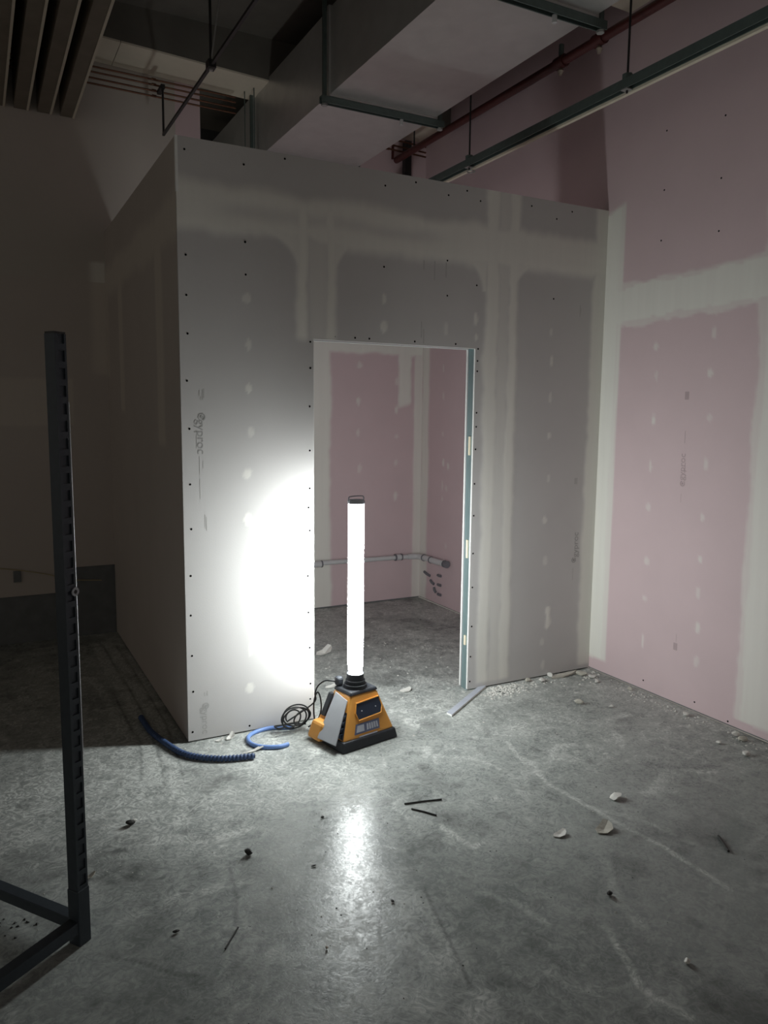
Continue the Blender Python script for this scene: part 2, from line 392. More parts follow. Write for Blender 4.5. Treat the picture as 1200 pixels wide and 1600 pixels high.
def comp_front(u, v):
    st = 0.5 + 0.5 * fbm(u * 14, v * 0.6, 1.0, 3, 91)         # vertical trowel streaks
    sh = 0.5 + 0.5 * fbm(u * 0.6, v * 14, 1.0, 3, 95)
    m = hband(u, v, 2.53, 2.76 + 0.0 * u, 5, 0.035, 0.07) * (0.72 + 0.28 * sh)
    m = m * (1 - 0.45 * hband(u, v, 2.625, 2.675, 15, 0.03, 0.05) * sstep(0.1, 0.3, u) * sstep(1.6, 1.3, u))
    up = sstep(2.03, 2.08, v)                                   # joint above the door's left corner
    m = np.maximum(m, vband(u, v, 0.60, 0.665, 25) * up * (v < 2.7))
    m = np.maximum(m, 0.62 * st * vband(u, v, 0.66, 0.78, 27) * up * (v < 2.7))
    m = np.maximum(m, vband(u, v, 0.76, 0.815, 29) * up * (v < 2.7))
    # rounded filler corners under the horizontal band
    for cx, sx in ((0.56, -1), (0.86, 1), (1.70, -1), (2.02, 1)):
        r = np.hypot((u - cx - sx * 0.12) / 0.16, (v - 2.38) / 0.17)
        inside = (sx * (u - cx) < 0.12) & (sx * (u - cx) > -0.06) & (v > 2.38) & (v < 2.6)
        m = np.maximum(m, np.where(inside, 0.85 * sstep(0.95, 1.10, r), 0))
    full = sstep(0.02, 0.05, v)
    m = np.maximum(m, 0.95 * vband(u, v, 1.765, 1.86, 35) * full)
    m = np.maximum(m, (0.35 + 0.3 * st) * vband(u, v, 1.85, 1.94, 37) * full)
    m = np.maximum(m, 0.95 * vband(u, v, 1.925, 2.005, 39) * full)
    m = np.maximum(m, 0.85 * vband(u, v, 2.575, 2.75, 45, 0.02, 0.05) * full)
    m = np.maximum(m, spots(u, v, SPOTS_F, 200))
    m = np.maximum(m, 0.9 * sstep(0.018, 0.012, segd(u, v, (2.315, 0.45), (2.31, 0.33))[0]))
    return m
def front_board(x0, x1, z0, z1, keep=None, name='plasterboard'):
    g = 0.0
    return grid_mesh(name, lines((x0 + g, x1 - g, 0.011)), lines((z0 + g, z1 - g, 0.011)) if keep is None else lines((z0 + g, DH, 0.011), (DH, z1 - g, 0.011)),
                     lambda u, v, d: np.stack([u, -d, v], -1), GREY, wf, {'compound': comp_front}, keep=keep,
                     skirt=(0, BT, 0), disp=lambda A: A['compound'] * 0.0015)
ZJ = 2.655
front_board(0, DL, 0.008, ZJ)
g0 = 0.0
grid_mesh('plasterboard', lines((DL + g0, DR, 0.011), (DR, 1.90 - g0, 0.011)), lines((0.008, DH, 0.011), (DH, ZJ - g0, 0.011)),
          lambda u, v, d: np.stack([u, -d, v], -1), GREY, wf, {'compound': comp_front}, keep=lambda u, v: (u > DR) | (v > DH),
          skirt=(0, BT, 0), disp=lambda A: A['compound'] * 0.0015)
front_board(1.90, W, 0.008, ZJ)
front_board(0, 1.10, ZJ, H); front_board(1.10, 1.90, ZJ, H); front_board(1.90, W, ZJ, H)
# the inner skin of the cubicle wall
def comp_none(u, v): return 0 * u
for x0, x1, z0, z1 in ((0.09, DL, 0.008, H), (DL + .001, DR, DH, H), (DR + .001, W, 0.008, H)):
    MB().box((x0, TK - BT, z0), (x1, TK, z1)).build('plasterboard', PINK, wf)
# raw white board edges lining the opening
for y0, y1 in ((0.0006, BT), (TK - BT, TK + 0.0006)):
    e = MB(); e.box((DR - 0.0025, y0 - 0.0006, 0.01), (DR, y1, DH))
    e.build('board_edge', RAWEDGE, wf)
    e = MB(); e.box((DL, y0 - 0.0006, 0.01), (DL + 0.0025, y1, DH)); e.build('board_edge', RAWEDGE, wf)
    e = MB(); e.box((DL, y0 - 0.0006, DH - 0.0025), (DR, y1, DH)); e.build('board_edge', RAWEDGE, wf)
# metal studs and head track in the opening
def stud(name, a, b):
    return MB().box(a, b).build(name, TEAL, wf)
stud('jamb_stud', (DR + 0.004, BT, 0.0), (DR + 0.05, TK - BT, DH + 0.05))
stud('jamb_stud', (DL - 0.05, BT, 0.0), (DL - 0.004, TK - BT, DH + 0.05))
stud('head_track', (DL - 0.004, BT, DH + 0.004), (DR + 0.004, TK - BT, DH + 0.045))
stud('top_track', (BT + 0.004, BT, H - 0.04), (W, TK - BT, H - 0.002))
for z0, z1 in ((1.44, 1.55), (0.82, 0.93), (0.28, 0.34)):
    MB().box((DR - 0.004, 0.032, z0), (DR + 0.006, 0.047, z1)).build('timber_packer', WOOD, wf)
# screws
SCREWS = [(0.042, 2.893), (0.328, 2.868), (0.539, 2.927), (0.038, 2.416), (0.037, 2.23), (0.039, 2.05), (0.031, 1.826), (0.038, 1.595), (0.036, 1.323), (0.037, 1.101), (0.029, 0.866), (0.025, 0.664), (0.027, 0.455), (0.029, 0.267), (0.022, 0.054), (0.33, 2.506), (0.331, 2.351), (0.323, 0.032), (0.673, 2.044), (0.673, 1.91), (0.669, 1.712), (0.669, 1.482), (0.668, 1.282), (0.661, 1.18), (0.668, 1.056), (0.656, 0.81), (0.659, 0.609), (0.666, 0.412), (0.67, 0.209), (0.669, 0.122), (0.811, 2.078), (0.93, 2.078), (1.015, 2.078), (1.297, 2.078), (1.567, 2.078), (1.722, 2.058), (1.72, 1.989), (1.72, 1.93), (1.722, 1.69), (1.722, 1.608), (1.721, 1.476), (1.72, 1.272), (1.72, 1.081), (1.722, 0.852), (1.723, 0.644), (1.725, 0.402), (1.721, 0.213), (1.721, 0.056), (1.1, 2.461), (1.5, 2.533), (1.702, 2.415), (1.504, 2.342), (1.103, 2.879), (1.29, 2.922), (1.5, 2.884), (1.622, 2.924), (1.714, 2.881), (2.078, 2.901), (2.386, 2.907), (2.269, 2.851), (2.267, 2.383)]
def screw_mesh():
    m = MB(); n = 8
    ring = [(0.0062 * math.cos(2 * PI * k / n), 0.001, 0.0062 * math.sin(2 * PI * k / n)) for k in range(n)]
    rin = [(0.0048 * math.cos(2 * PI * k / n), -0.0007, 0.0048 * math.sin(2 * PI * k / n)) for k in range(n)]
    m.add(ring + rin, [(k, (k + 1) % n, n + (k + 1) % n, n + k) for k in range(n)] + [tuple(range(n, 2 * n))])
    me = bpy.data.meshes.new('screw'); me.from_pydata(m.v, [], m.f); me.materials.append(SCREWM); return me
SME = screw_mesh()
for x, z in SCREWS:
    o = bpy.data.objects.new('screw', SME); link(o, wf); o.location = (x, -0.0012 if abs(z - 2.65) < 0.15 else -0.0003, z)
# printed marks
def text_mark(body, size, mat, parent, loc, rot, name='printed_mark', extr=0.0001):
    c = bpy.data.curves.new('t', 'FONT'); c.body = body; c.size = size; c.align_x = 'CENTER'; c.align_y = 'CENTER'; c.extrude = extr
    t = bpy.data.objects.new('t', c); COL.objects.link(t)
    dg = bpy.context.evaluated_depsgraph_get(); me = bpy.data.meshes.new_from_object(t.evaluated_get(dg))
    bpy.data.objects.remove(t); bpy.data.curves.remove(c)
    me.materials.clear(); me.materials.append(mat)
    o = bpy.data.objects.new(name, me); link(o, parent); o.location = loc; o.rotation_euler = rot; return o
def swirl(r, mat, parent, loc, rot):
    """the round leaf-like emblem printed next to the lettering"""
    m = MB(); n = 18
    for a0, a1, ro, ri in ((0.3, 2 * PI - 0.5, 1.0, 0.62), (0.0, 2 * PI, 0.42, 0.0)):
        k0 = len(m.v); vs = []
        for i in range(n + 1):
            a = a0 + (a1 - a0) * i / n; t = i / n
            rr = ri + (ro - ri) * (0.35 * t if ri else 0)
            vs += [(r * ro * math.cos(a), r * ro * math.sin(a), 0.0003), (r * rr * math.cos(a), r * rr * math.sin(a), 0.0003)]
        m.add(vs, [(2 * i, 2 * i + 2, 2 * i + 3, 2 * i + 1) for i in range(n)])
    o = m.build('printed_emblem', mat, parent); o.location = loc; o.rotation_euler = rot; return o
RF = Matrix.Rotation(PI / 2, 3, 'X')
def face_front(ang): return (Matrix.Rotation(PI / 2, 3, 'X') @ Matrix.Rotation(ang, 3, 'Z')).to_euler()
yp = -0.0006
text_mark('gyproc', 0.062, PRINT, wf, (0.094, yp, 1.555), face_front(-PI / 2))
swirl(0.019, PRINT, wf, (0.099, yp, 1.652), face_front(-PI / 2))
text_mark('gyproc', 0.052, PRINTL, wf, (0.088, yp, 0.105), face_front(-PI / 2))
swirl(0.017, PRINTL, wf, (0.092, yp, 0.182), face_front(-PI / 2))
text_mark('gyproc', 0.060, PRINT, wf, (2.522, yp, 0.85), face_front(PI / 2))
swirl(0.018, PRINT, wf, (2.510, yp, 0.750), face_front(PI / 2))
def marks(parent, mat, rects, y=yp, axis='front'):
    for (x0, z0, x1, z1) in rects:
        if axis == 'front': MB().box((x0, y, z0), (x1, y + 0.0004, z1)).build('printed_mark', mat, parent)
        else: MB().box((y, x0, z0), (y + 0.0004, x1, z1)).build('printed_mark', mat, parent)
marks(wf, PRINTL, [(0.110, 1.745, 0.114, 1.79), (0.104, 1.735, 0.107, 1.785), (0.088, 1.755, 0.092, 1.78), (0.094, 1.735, 0.099, 1.75),
                   (0.083, 1.37, 0.086, 1.46), (0.100, 1.40, 0.103, 1.44), (0.083, 1.25, 0.086, 1.35), (0.105, 1.10, 0.108, 1.17), (0.112, 1.09, 0.115, 1.16), (0.07, 1.50, 0.073, 1.57),
                   (0.098, 0.235, 0.103, 0.26), (0.085, 0.235, 0.089, 0.255), (2.49, 1.245, 2.515, 1.285), (2.505, 0.62, 2.509, 0.70), (2.477, 2.29, 2.482, 2.36), (2.485, 2.31, 2.488, 2.345)])

# drips of dark water under the tape above the door
for x, z0, z1 in ((1.345, 2.47, 2.545), (1.415, 2.42, 2.55), (1.49, 2.44, 2.545), (1.335, 2.10, 2.19), (1.350, 2.07, 2.15)):
    MB().box((x, yp, z0), (x + 0.006, yp + 0.0004, z1)).build('water_stain', PRINTL, wf)

# metal corner bead on the partition's outer corner
MB().box((-0.002, -0.002, 2.70), (0.010, 0.016, H)).build('corner_bead', RAWEDGE, wf)

# ================================================================== LEFT SIDE WALL OF THE CUBICLE (x = 0)
wl = empty('wall_left', label='shaded plasterboard side wall of the cubicle with unfinished tape runs', cat='wall', kind='structure')
def comp_left(u, v):   # u = y, v = z
    m = 0.85 * hband(u, v, 2.50, 2.70, 305, 0.05, 0.08)
    m = np.maximum(m, 0.85 * vband(u, v, 0.36, 0.53, 311, 0.03, 0.03) * sstep(1.48, 1.52, v) * (v < 2.6))
    m = np.maximum(m, 0.85 * vband(u, v, 1.56, 1.72, 321, 0.03, 0.03) * sstep(1.66, 1.70, v) * (v < 2.6))
    m = np.maximum(m, 0.5 * vband(u, v, 2.14, 2.30, 331, 0.03, 0.03) * sstep(1.9, 1.95, v) * (v < 2.6))
    return m
for y0, y1 in ((BT, 0.45), (0.45, 1.64), (1.64, D)):
    for z0, z1 in ((0.008, 2.60), (2.60, H)):
        grid_mesh('plasterboard', lines((y0 + g0, y1 - g0, 0.022)), lines((z0 + g0, z1 - g0, 0.022)),
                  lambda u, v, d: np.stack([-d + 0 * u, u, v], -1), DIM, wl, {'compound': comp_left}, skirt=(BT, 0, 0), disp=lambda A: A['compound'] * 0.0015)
MB().box((TK - BT, TK, 0.008), (TK, D, H)).build('plasterboard', PINK, wl)
MB().box((BT, TK, H - 0.04), (TK - BT, D, H - 0.002)).build('top_track', TEAL, wl)

# ================================================================== RIGHT WALL (x = W)
wr = empty('wall_right', label='tall pink plasterboard wall with pale filled joints', cat='wall', kind='structure')
SPOTS_R = [(-0.44, 2.089), (-0.456, 1.917), (-0.45, 1.663), (-0.444, 1.385), (-0.446, 1.139), (-0.454, 0.807), (-0.454, 0.577), (-0.457, 0.308), (-0.844, 2.127), (-0.835, 1.916), (-0.848, 1.677), (-0.842, 1.421), (-0.839, 1.12), (-0.843, 0.885), (-0.844, 0.691), (-0.854, 0.493), (-0.86, 0.296), (-0.851, 2.248),
           (1.9, 2.076), (1.892, 1.843), (1.89, 1.516), (1.871, 1.269), (1.884, 1.073), (1.88, 0.951), (1.82, 1.05), (1.80, 1.24), (1.81, 0.55), (1.83, 0.40)]
def comp_right(u, v):   # u = y, v = z
    st = fbm(u * 20, v * 0.5, 1.0, 3, 191)
    m = 1.0 * vband(u, v, -0.115, 0.05, 405, 0.012, 0.015) * sstep(0.085, 0.095, v) * sstep(2.98, 2.94, v + 0.3 * (u + 0.12))
    m = np.maximum(m, (0.55 + 0.4 * st) * vband(u, v, -0.150, 0.05, 407, 0.008, 0.012) * sstep(0.085, 0.095, v) * sstep(2.98, 2.94, v + 0.3 * (u + 0.12)))
    s = 0.06 * np.sin((u + 0.1) * 3.0)
    m = np.maximum(m, hband(u, v + 0.045 * (u + 0.55), 2.265, 2.475, 411, 0.008, 0.06) * (u < -0.10) * (0.92 + 0.08 * st))
    m = np.maximum(m, 0.6 * hband(u, v + 0.045 * (u + 0.55), 2.235, 2.49, 421, 0.008, 0.08) * (u < -0.10))
    lo = sstep(0.055, 0.065, v)
    m = np.maximum(m, (0.75 + 0.25 * st) * vband(u, v, -1.34, -1.15, 431, 0.015, 0.04) * lo)
    m = np.maximum(m, 0.6 * vband(u, v, -1.36, -1.12, 441, 0.012, 0.05) * lo)
    m = np.maximum(m, 0.9 * vband(u, v, 2.13, 2.25, 451, 0.02, 0.03) * (u > 1) * (v < 2.9) + 0.0)
    m = np.maximum(m, 0.8 * hband(u, v, 2.30, 2.5, 455, 0.03, 0.05) * (u > 0.1))
    m = np.maximum(m, spots(u, v, SPOTS_R, 500, 0.017, 0.032, 0.7))
    return m
def rboard(y0, y1, z0, z1, st=0.013):
    grid_mesh('plasterboard', lines((y0 + g0, y1 - g0, st)), lines((z0 + g0, z1 - g0, st)),
              lambda u, v, d: np.stack([W - d, u, v], -1), PINK, wr, {'compound': comp_right}, skirt=(BT, 0, 0), disp=lambda A: A['compound'] * 0.0015)
ZR = 2.37
rboard(-1.24, -0.04, 0.012, ZR); rboard(-2.44, -1.24, 0.012, ZR, 0.03); rboard(-0.04, 1.16, 0.012, ZR, 0.02); rboard(1.16, D + 0.1, 0.012, ZR, 0.016)
rboard(-1.24, -0.04, ZR, ZC); rboard(-2.44, -1.24, ZR, ZC, 0.03); rboard(-0.04, 1.16, ZR, ZC, 0.02); rboard(1.16, D + 0.1, ZR, ZC, 0.025)
rboard(-4.84, -2.44, 0.012, ZR, 0.08); rboard(-4.84, -2.44, ZR, ZC, 0.08)
MB().box((W + BT, -8, 0), (W + 0.12, 5.0, ZC)).build('wall_core', SLATE, wr)
for y, z in [(-0.478, 0.066), (-0.864, 0.059), (-1.089, 0.027), (-0.436, 2.689), (-0.832, 2.664), (-0.827, 2.936), (-0.44, 2.968), (-0.436, 3.293), (-0.83, 3.25), (-0.43, 3.6)]:
    o = bpy.data.objects.new('screw', SME); link(o, wr); o.location = (W - 0.0003, y, z); o.rotation_euler = (0, 0, -PI / 2)
def face_right(ang): return (Matrix.Rotation(-PI / 2, 3, 'Z') @ Matrix.Rotation(PI / 2, 3, 'X') @ Matrix.Rotation(ang, 3, 'Z')).to_euler()
xp = W - 0.0006
text_mark('gyproc', 0.056, PRINTP, wr, (xp, -0.682, 1.395), face_right(PI / 2))
swirl(0.017, PRINTP, wr, (xp, -0.690, 1.300), face_right(PI / 2))
marks(wr, PRINTP, [(-0.70, 1.775, -0.672, 1.82), (-0.72, 0.322, -0.692, 0.365), (-0.69, 1.53, -0.687, 1.60), (-0.702, 1.36, -0.699, 1.42), (-0.685, 1.19, -0.683, 1.24), (-0.71, 0.37, -0.708, 0.42)], W - 0.0006, 'right')

# ================================================================== BACK WALL (y = D)
wb = empty('wall_back', label='tall back wall of pink and pale plasterboard running behind the cubicle', cat='wall', kind='structure')
SPOTS_B = [(2.054, 2.093), (2.045, 1.788), (2.043, 1.519), (2.058, 1.209), (2.422, 1.967), (2.419, 1.721), (2.422, 1.485), (2.419, 1.252), (2.417, 0.954)]
def comp_back(u, v):
    ins = sstep(0.1, 0.2, u)
    m = vband(u, v, 1.60, 1.78, 601, 0.02, 0.05) * ins * (v < 2.6)
    m = np.maximum(m, hband(u, v, 2.20, 2.46, 605, 0.02, 0.07) * ins)
    m = np.maximum(m, 0.95 * vband(u, v, 2.44, 2.56, 611, 0.012, 0.03) * sstep(1.73, 1.78, v + 0.3 * (2.5 - u)) * (v < 2.5))
    m = np.maximum(m, (0.5 + 0.4 * fbm(u * 25, v * 0.5, 1, 3, 615)) * vband(u, v, 2.60, 2.75, 617, 0.01, 0.02) * (v < 2.6))
    m = np.maximum(m, spots(u, v, SPOTS_B, 650, 0.02, 0.035, 0.7))
    m = np.maximum(m, 0.7 * vband(u, v, -0.10, 0.02, 621, 0.03, 0.03) * sstep(1.92, 1.97, v) * (v < 2.75))
    # grey coat left of the steel upright
    m = np.maximum(m, 0.55 * hband(u, v, 1.57, 1.90, 631, 0.01, 0.015) * (u < -0.25))
    return m
def bboard(x0, x1, z0, z1, mat=PINK, st=0.022):
    grid_mesh('plasterboard', lines((x0 + g0, x1 - g0, st)), lines((z0 + g0, z1 - g0, st)),
              lambda u, v, d: np.stack([u, D - d, v], -1), mat, wb, {'compound': comp_back}, skirt=(0, BT, 0), disp=lambda A: A['compound'] * 0.0015)
for x0, x1 in ((-3.90, -2.70), (-2.70, -1.50), (-1.50, -0.30)):
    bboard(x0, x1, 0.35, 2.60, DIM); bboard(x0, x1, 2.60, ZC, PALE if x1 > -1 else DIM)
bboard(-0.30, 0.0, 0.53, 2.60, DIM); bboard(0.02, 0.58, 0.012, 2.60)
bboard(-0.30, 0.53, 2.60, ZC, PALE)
bboard(0.58, 1.70, 0.012, 2.60); bboard(1.70, W, 0.012, 2.60, PINK, 0.015)
bboard(0.53, 0.715, 2.60, ZC); bboard(0.715, 2.05, 2.60, 3.45); bboard(2.05, W, 2.60, ZC)
# blockwork behind, seen where the boards stop short
MB().box((-7, D + BT, 0), (0.72, D + 0.15, ZC)).build('blockwork', SLATE, wb)
MB().box((2.05, D + BT, 0), (W, D + 0.15, ZC)).build('blockwork', SLATE, wb)
MB().box((0.72, D + BT, 0), (2.05, D + 0.15, 3.45)).build('blockwork', SLATE, wb)
MB().box((0.3, D + 1.6, 2.5), (W, D + 1.7, ZC)).build('blockwork', SLATE, wb)
MB().box((-0.695, D - 0.012, 0.455), (-0.645, D + 0.002, 0.535)).build('socket_box', SLATE, wb)

# ================================================================== CEILING AND DOWNSTAND BEAMS
tag(MB().box((-7, -8, ZC), (W + 0.12, 5.0, ZC + 0.1)).build('ceiling', CEILM), 'dark unfinished ceiling soffit above ducts and pipes', 'ceiling', kind='structure')
def downstand(name, y0, y1, x0, x1, za, zb, label):
    t = empty(name, label=label, cat='beam', kind='structure')
    m = MB(); m.add([(x0, y0, za), (x1, y0, zb), (x1, y1, zb), (x0, y1, za), (x0, y0, ZC), (x1, y0, ZC), (x1, y1, ZC), (x0, y1, ZC)],
                    [(0, 3, 2, 1), (4, 5, 6, 7), (0, 1, 5, 4), (1, 2, 6, 5), (2, 3, 7, 6), (3, 0, 4, 7)]); m.build('beam_body', CEILM, t)
    n = 3; e = 0.006
    for i in range(n):
        a, b = i / n, (i + 1) / n; xa, xb = x0 + (x1 - x0) * a + 0.002, x0 + (x1 - x0) * b - 0.002
        z1, z2 = za + (zb - za) * a, za + (zb - za) * b
        q = MB(); q.add([(xa, y0, z1 - 0.012), (xb, y0, z2 - 0.012), (xb, y1, z2 - 0.012), (xa, y1, z1 - 0.012), (xa, y0, z1), (xb, y0, z2), (xb, y1, z2), (xa, y1, z1)],
                      [(0, 3, 2, 1), (4, 5, 6, 7), (0, 1, 5, 4), (1, 2, 6, 5), (2, 3, 7, 6), (3, 0, 4, 7)]); q.build('soffit_board', CREAM, t)
    return t
downstand('trim_1', 1.86, D - 0.002, -1.2, W - 0.002, 4.165, 4.005, 'cream soffit strip under the beam along the back wall')
downstand('trim_2', -0.50, -0.11, 1.95, W - 0.002, 4.085, 4.065, 'short cream soffit strip near the pink wall, cut by the top of the picture')

# ceiling joists, upper left
for i, x in enumerate((-0.17, -0.315, -0.46, -0.605, -0.75)):
    lab = ['brown ceiling joist nearest the pale back wall panel', 'second brown ceiling joist from the duct side', 'third brown ceiling joist from the duct side', 'fourth brown ceiling joist, cut by the left picture edge', 'outermost brown ceiling joist in the far upper left corner'][i]
    j = empty('ceiling_joist', (x, 0, 3.70), label=lab, cat='joist', group='brown joists under the ceiling')
    MB().box((-0.09, -3.2, 0.0), (-0.006, D - 0.004, ZC - 3.70)).build('joist_web', BROWN, j)
    MB().box((-0.012, -3.2, -0.004), (0.002, D - 0.004, 0.07)).build('lit_side', CREAM, j)  # cream colour paints in the joist's lamp-lit right side

# ================================================================== DUCT, HANGERS, PIPES
du = empty('air_duct', (0, 0, 3.6), label='large galvanised rectangular air duct above the cubicle', cat='duct')
ys = [-4.2, -2.19, -0.71, 0.77, 2.2, 3.6]
for a, b in zip(ys[:-1], ys[1:]):
    m = MB(); x0, x1, z1 = 1.12, 1.87, 0.49; yc = (a + b) / 2
    # cross-broken sheet: each face slightly raised to its centre
    def face(p, q, r, s, nrm):
        c = (Vector(p) + Vector(q) + Vector(r) + Vector(s)) / 4 + Vector(nrm) * 0.009
        m.add([p, q, r, s, c], [(0, 1, 4), (1, 2, 4), (2, 3, 4), (3, 0, 4)])
    face((x0, a, 0), (x0, b, 0), (x1, b, 0), (x1, a, 0), (0, 0, -1)); face((x0, a, z1), (x1, a, z1), (x1, b, z1), (x0, b, z1), (0, 0, 1))
    face((x0, a, 0), (x0, a, z1), (x0, b, z1), (x0, b, 0), (-1, 0, 0)); face((x1, a, 0), (x1, b, 0), (x1, b, z1), (x1, a, z1), (1, 0, 0))
    m.build('duct_section', GALV, du)
for y in ys[1:-1]:
    m = MB(); x0, x1, z1, e = 1.12, 1.87, 0.49, 0.012
    m.box((x0 - e, y - 0.012, -e), (x1 + e, y + 0.012, 0)); m.box((x0 - e, y - 0.012, z1), (x1 + e, y + 0.012, z1 + e))
    m.box((x0 - e, y - 0.012, 0), (x0, y + 0.012, z1)); m.box((x1, y - 0.012, 0), (x1 + e, y + 0.012, z1)); m.build('joint_flange', GALV, du)
def trapeze(y, lab):
    t = empty('duct_hanger', (0, y, 3.56), label=lab, cat='hanger', group='trapeze hangers under the duct')
    m = MB(); m.box((1.06, -0.02, -0.018), (1.93, -0.014, 0.022)); m.box((1.06, 0.014, -0.018), (1.93, 0.02, 0.022)); m.box((1.06, -0.014, 0.016), (1.93, 0.014, 0.022)); m.build('channel', STRUT, t)
    for x in (1.085, 1.905):
        MB().box((x - 0.011, -0.011, -0.03), (x + 0.011, 0.011, ZC - 3.56)).build('drop_rod', STRUT, t)
        MB().tube([(x, 0, -0.032), (x, 0, -0.02)], 0.02, 6).build('nut', GALVD, t)
    MB().tube([(1.62, 0.0, -0.05), (1.62, 0.0, -0.016)], 0.012, 8).build('clip', WPIPE, t)
trapeze(0.77, 'trapeze duct hanger seen complete just above the partition top')
trapeze(-0.71, 'near trapeze duct hanger cut by the top of the picture')
trapeze(2.16, 'far trapeze duct hanger by the back wall, mostly hidden by the partition')

rp = empty('sprinkler_pipe', (2.36, 0, 3.80), label='dark red sprinkler pipe running between duct and pink wall', cat='pipe')
MB().tube([(0, -4.5, 0), (0, 2.2, 0)], 0.027, 14).build('pipe_run', REDP, rp, True)
for y in (0.124, -0.205):
    MB().tube([(0, y - 0.04, 0), (0, y + 0.04, 0)], 0.036, 14).build('tee_fitting', REDP, rp, True)
    s_ = MB().tube([(0, y, 0.02), (0, y, 0.10)], 0.016, 10).build('sprinkler_neck', STRUT, rp, True)
    MB().tube([(0, y, -0.035), (0, y, -0.05), (0, y, -0.075)], [0.012, 0.02, 0.01], 10).build('sprinkler_head', BRASS, rp, True)
MB().tube([(-0.04, 2.19, 0), (-0.04, 2.19, 0.1)], 0.012, 8).build('end_drop', REDP, rp)
for y in (1.9, -1.4):
    MB().tube([(0, y, 0.02), (0, y, ZC - 3.8)], 0.006, 6).build('hanger_rod', BLACKS, rp)

ct = empty('cable_tray', (2.265, 0, 3.40), label='dark green steel cable rail hung along the pink wall', cat='rail')
m = MB(); m.box((-0.022, -4.5, 0.0), (-0.016, 2.2, 0.05)); m.box((0.016, -4.5, 0.0), (0.022, 2.2, 0.05)); m.box((-0.016, -4.5, 0.044), (0.016, 2.2, 0.05)); m.build('rail_channel', STRUT, ct)
MB().box((0.022, -4.5, -0.012), (0.045, 2.2, 0.0)).build('rail_lip', CREAM, ct)
for y in (0.952, -0.536, -2.02):
    MB().tube([(0, y, -0.02), (0, y, ZC - 3.40)], 0.006, 8).build('drop_rod', BLACKS, ct)
    MB().tube([(0, y, 0.05), (0, y, 0.075)], 0.028, 6).build('nut', STRUT, ct)
    MB().box((-0.024, y - 0.022, -0.006), (0.047, y + 0.022, 0.0)).build('saddle_plate', GALVD, ct)
MB().tube([(0.0 + 0.028 * math.cos(a), 0.93 + 0.028 * math.sin(a), -0.035) for a in [2 * PI * k / 16 for k in range(16)]], 0.004, 6, closed=True).build('ring_clip', GALVD, ct)

# copper pipes along the back wall
for i, z in enumerate((4.02, 3.985, 3.945, 3.908)):
    lab = ['topmost of the four thin copper pipes along the back wall', 'second thin copper pipe from the top along the back wall', 'third thin copper pipe from the top along the back wall', 'lowest of the four thin copper pipes along the back wall'][i]
    cp = empty('copper_pipe', (0, 2.12, z), label=lab, cat='pipe', group='copper pipes along the back wall')
    MB().tube([(-1.2, 0, 0.012), (0.95, 0, -0.015)], 0.0065, 10).build('pipe_run', COPPER, cp, True)
    MB().tube([(0.34, 0, -0.004), (0.37, 0, -0.005)], 0.0085, 10).build('coupling', COPPER, cp, True)
for i, z in enumerate((3.93, 3.885, 3.85)):
    lab = ['upper thin dark copper pipe beyond the duct, below the cream soffit', 'middle thin dark copper pipe beyond the duct', 'lower thin dark copper pipe beyond the duct'][i]
    cp = empty('copper_pipe', (0, 2.12, z), label=lab, cat='pipe', group='copper pipes beyond the duct')
    MB().tube([(1.95, 0, 0.01), (2.60, 0, -0.01)], 0.007, 10).build('pipe_run', COPPER, cp, True)
    MB().tube([(2.22, 0, 0), (2.25, 0, 0)], 0.009, 10).build('coupling', COPPER, cp, True)
st_ = empty('wall_stud', (2.455, 2.18, 2.96), label='dark upright steel stud on the back wall right of the duct', cat='stud')
MB().box((-0.03, -0.02, 0), (0.03, -0.015, 1.0)).build('web', BLACKS, st_); MB().box((-0.03, -0.015, 0), (-0.026, 0.03, 1.0)).build('flange', BLACKS, st_); MB().box((0.026, -0.015, 0), (0.03, 0.03, 1.0)).build('flange', BLACKS, st_)

hr = empty('hanging_rail', (0.385, 0, 3.60), label='thin black rail hung on rods in front of the copper pipes', cat='rail')
MB().box((-0.008, -2.5, 0.0), (0.008, 1.99, 0.016)).build('rail_bar', BLACKS, hr)
for y in (1.98, 0.75, -0.6):
    MB().tube([(0, y, 0.0), (0.0, y, (0.33 if y > 1.5 else ZC - 3.6))], 0.008, 8).build('drop_rod', BLACKS, hr)
MB().tube([(0, 0.75, 0.02), (0.09, 0.65, ZC - 3.6)], 0.005, 6).build('brace_wire', GALVD, hr)
MB().box((-0.022, 0.72, -0.012), (0.022, 0.78, 0.03)).build('clamp', BLACKS, hr)
MB().tube([(0, 0.75, -0.02), (0, 0.75, -0.01)], 0.012, 6).build('nut', GALVD, hr)
MB().box((-0.014, 1.965, 0.31), (0.014, 2.10, 0.335)).build('clamp', BLACKS, hr)

# thin hanger wires by the duct side
for x, y, lab in ((1.02, 2.12, 'thin vertical wire hanging left of the duct by the back wall'), (1.06, 2.02, 'thin vertical wire hanging closest to the duct side')):
    o = MB().tube([(0, 0, 0), (0, 0, ZC - 3.1)], 0.004, 6).build('hanger_wire', STRUT); o.location = (x, y, 3.1); tag(o, lab, 'wire', 'hanger wires beside the duct')

# round black ceiling fitting at the upper edge
cf = empty('ceiling_fitting', (0.30, 0.55, 3.98), label='small black round ceiling fitting at the top of the picture', cat='fitting')
MB().tube([(0, 0, 0), (0, 0, 0.05), (0, 0, 0.08)], [0.05, 0.055, 0.03], 16).build('cup', BLACKS, cf, True)
MB().tube([(0, 0, 0.08), (0, 0, ZC - 3.98)], 0.012, 8).build('stem', BLACKS, cf)

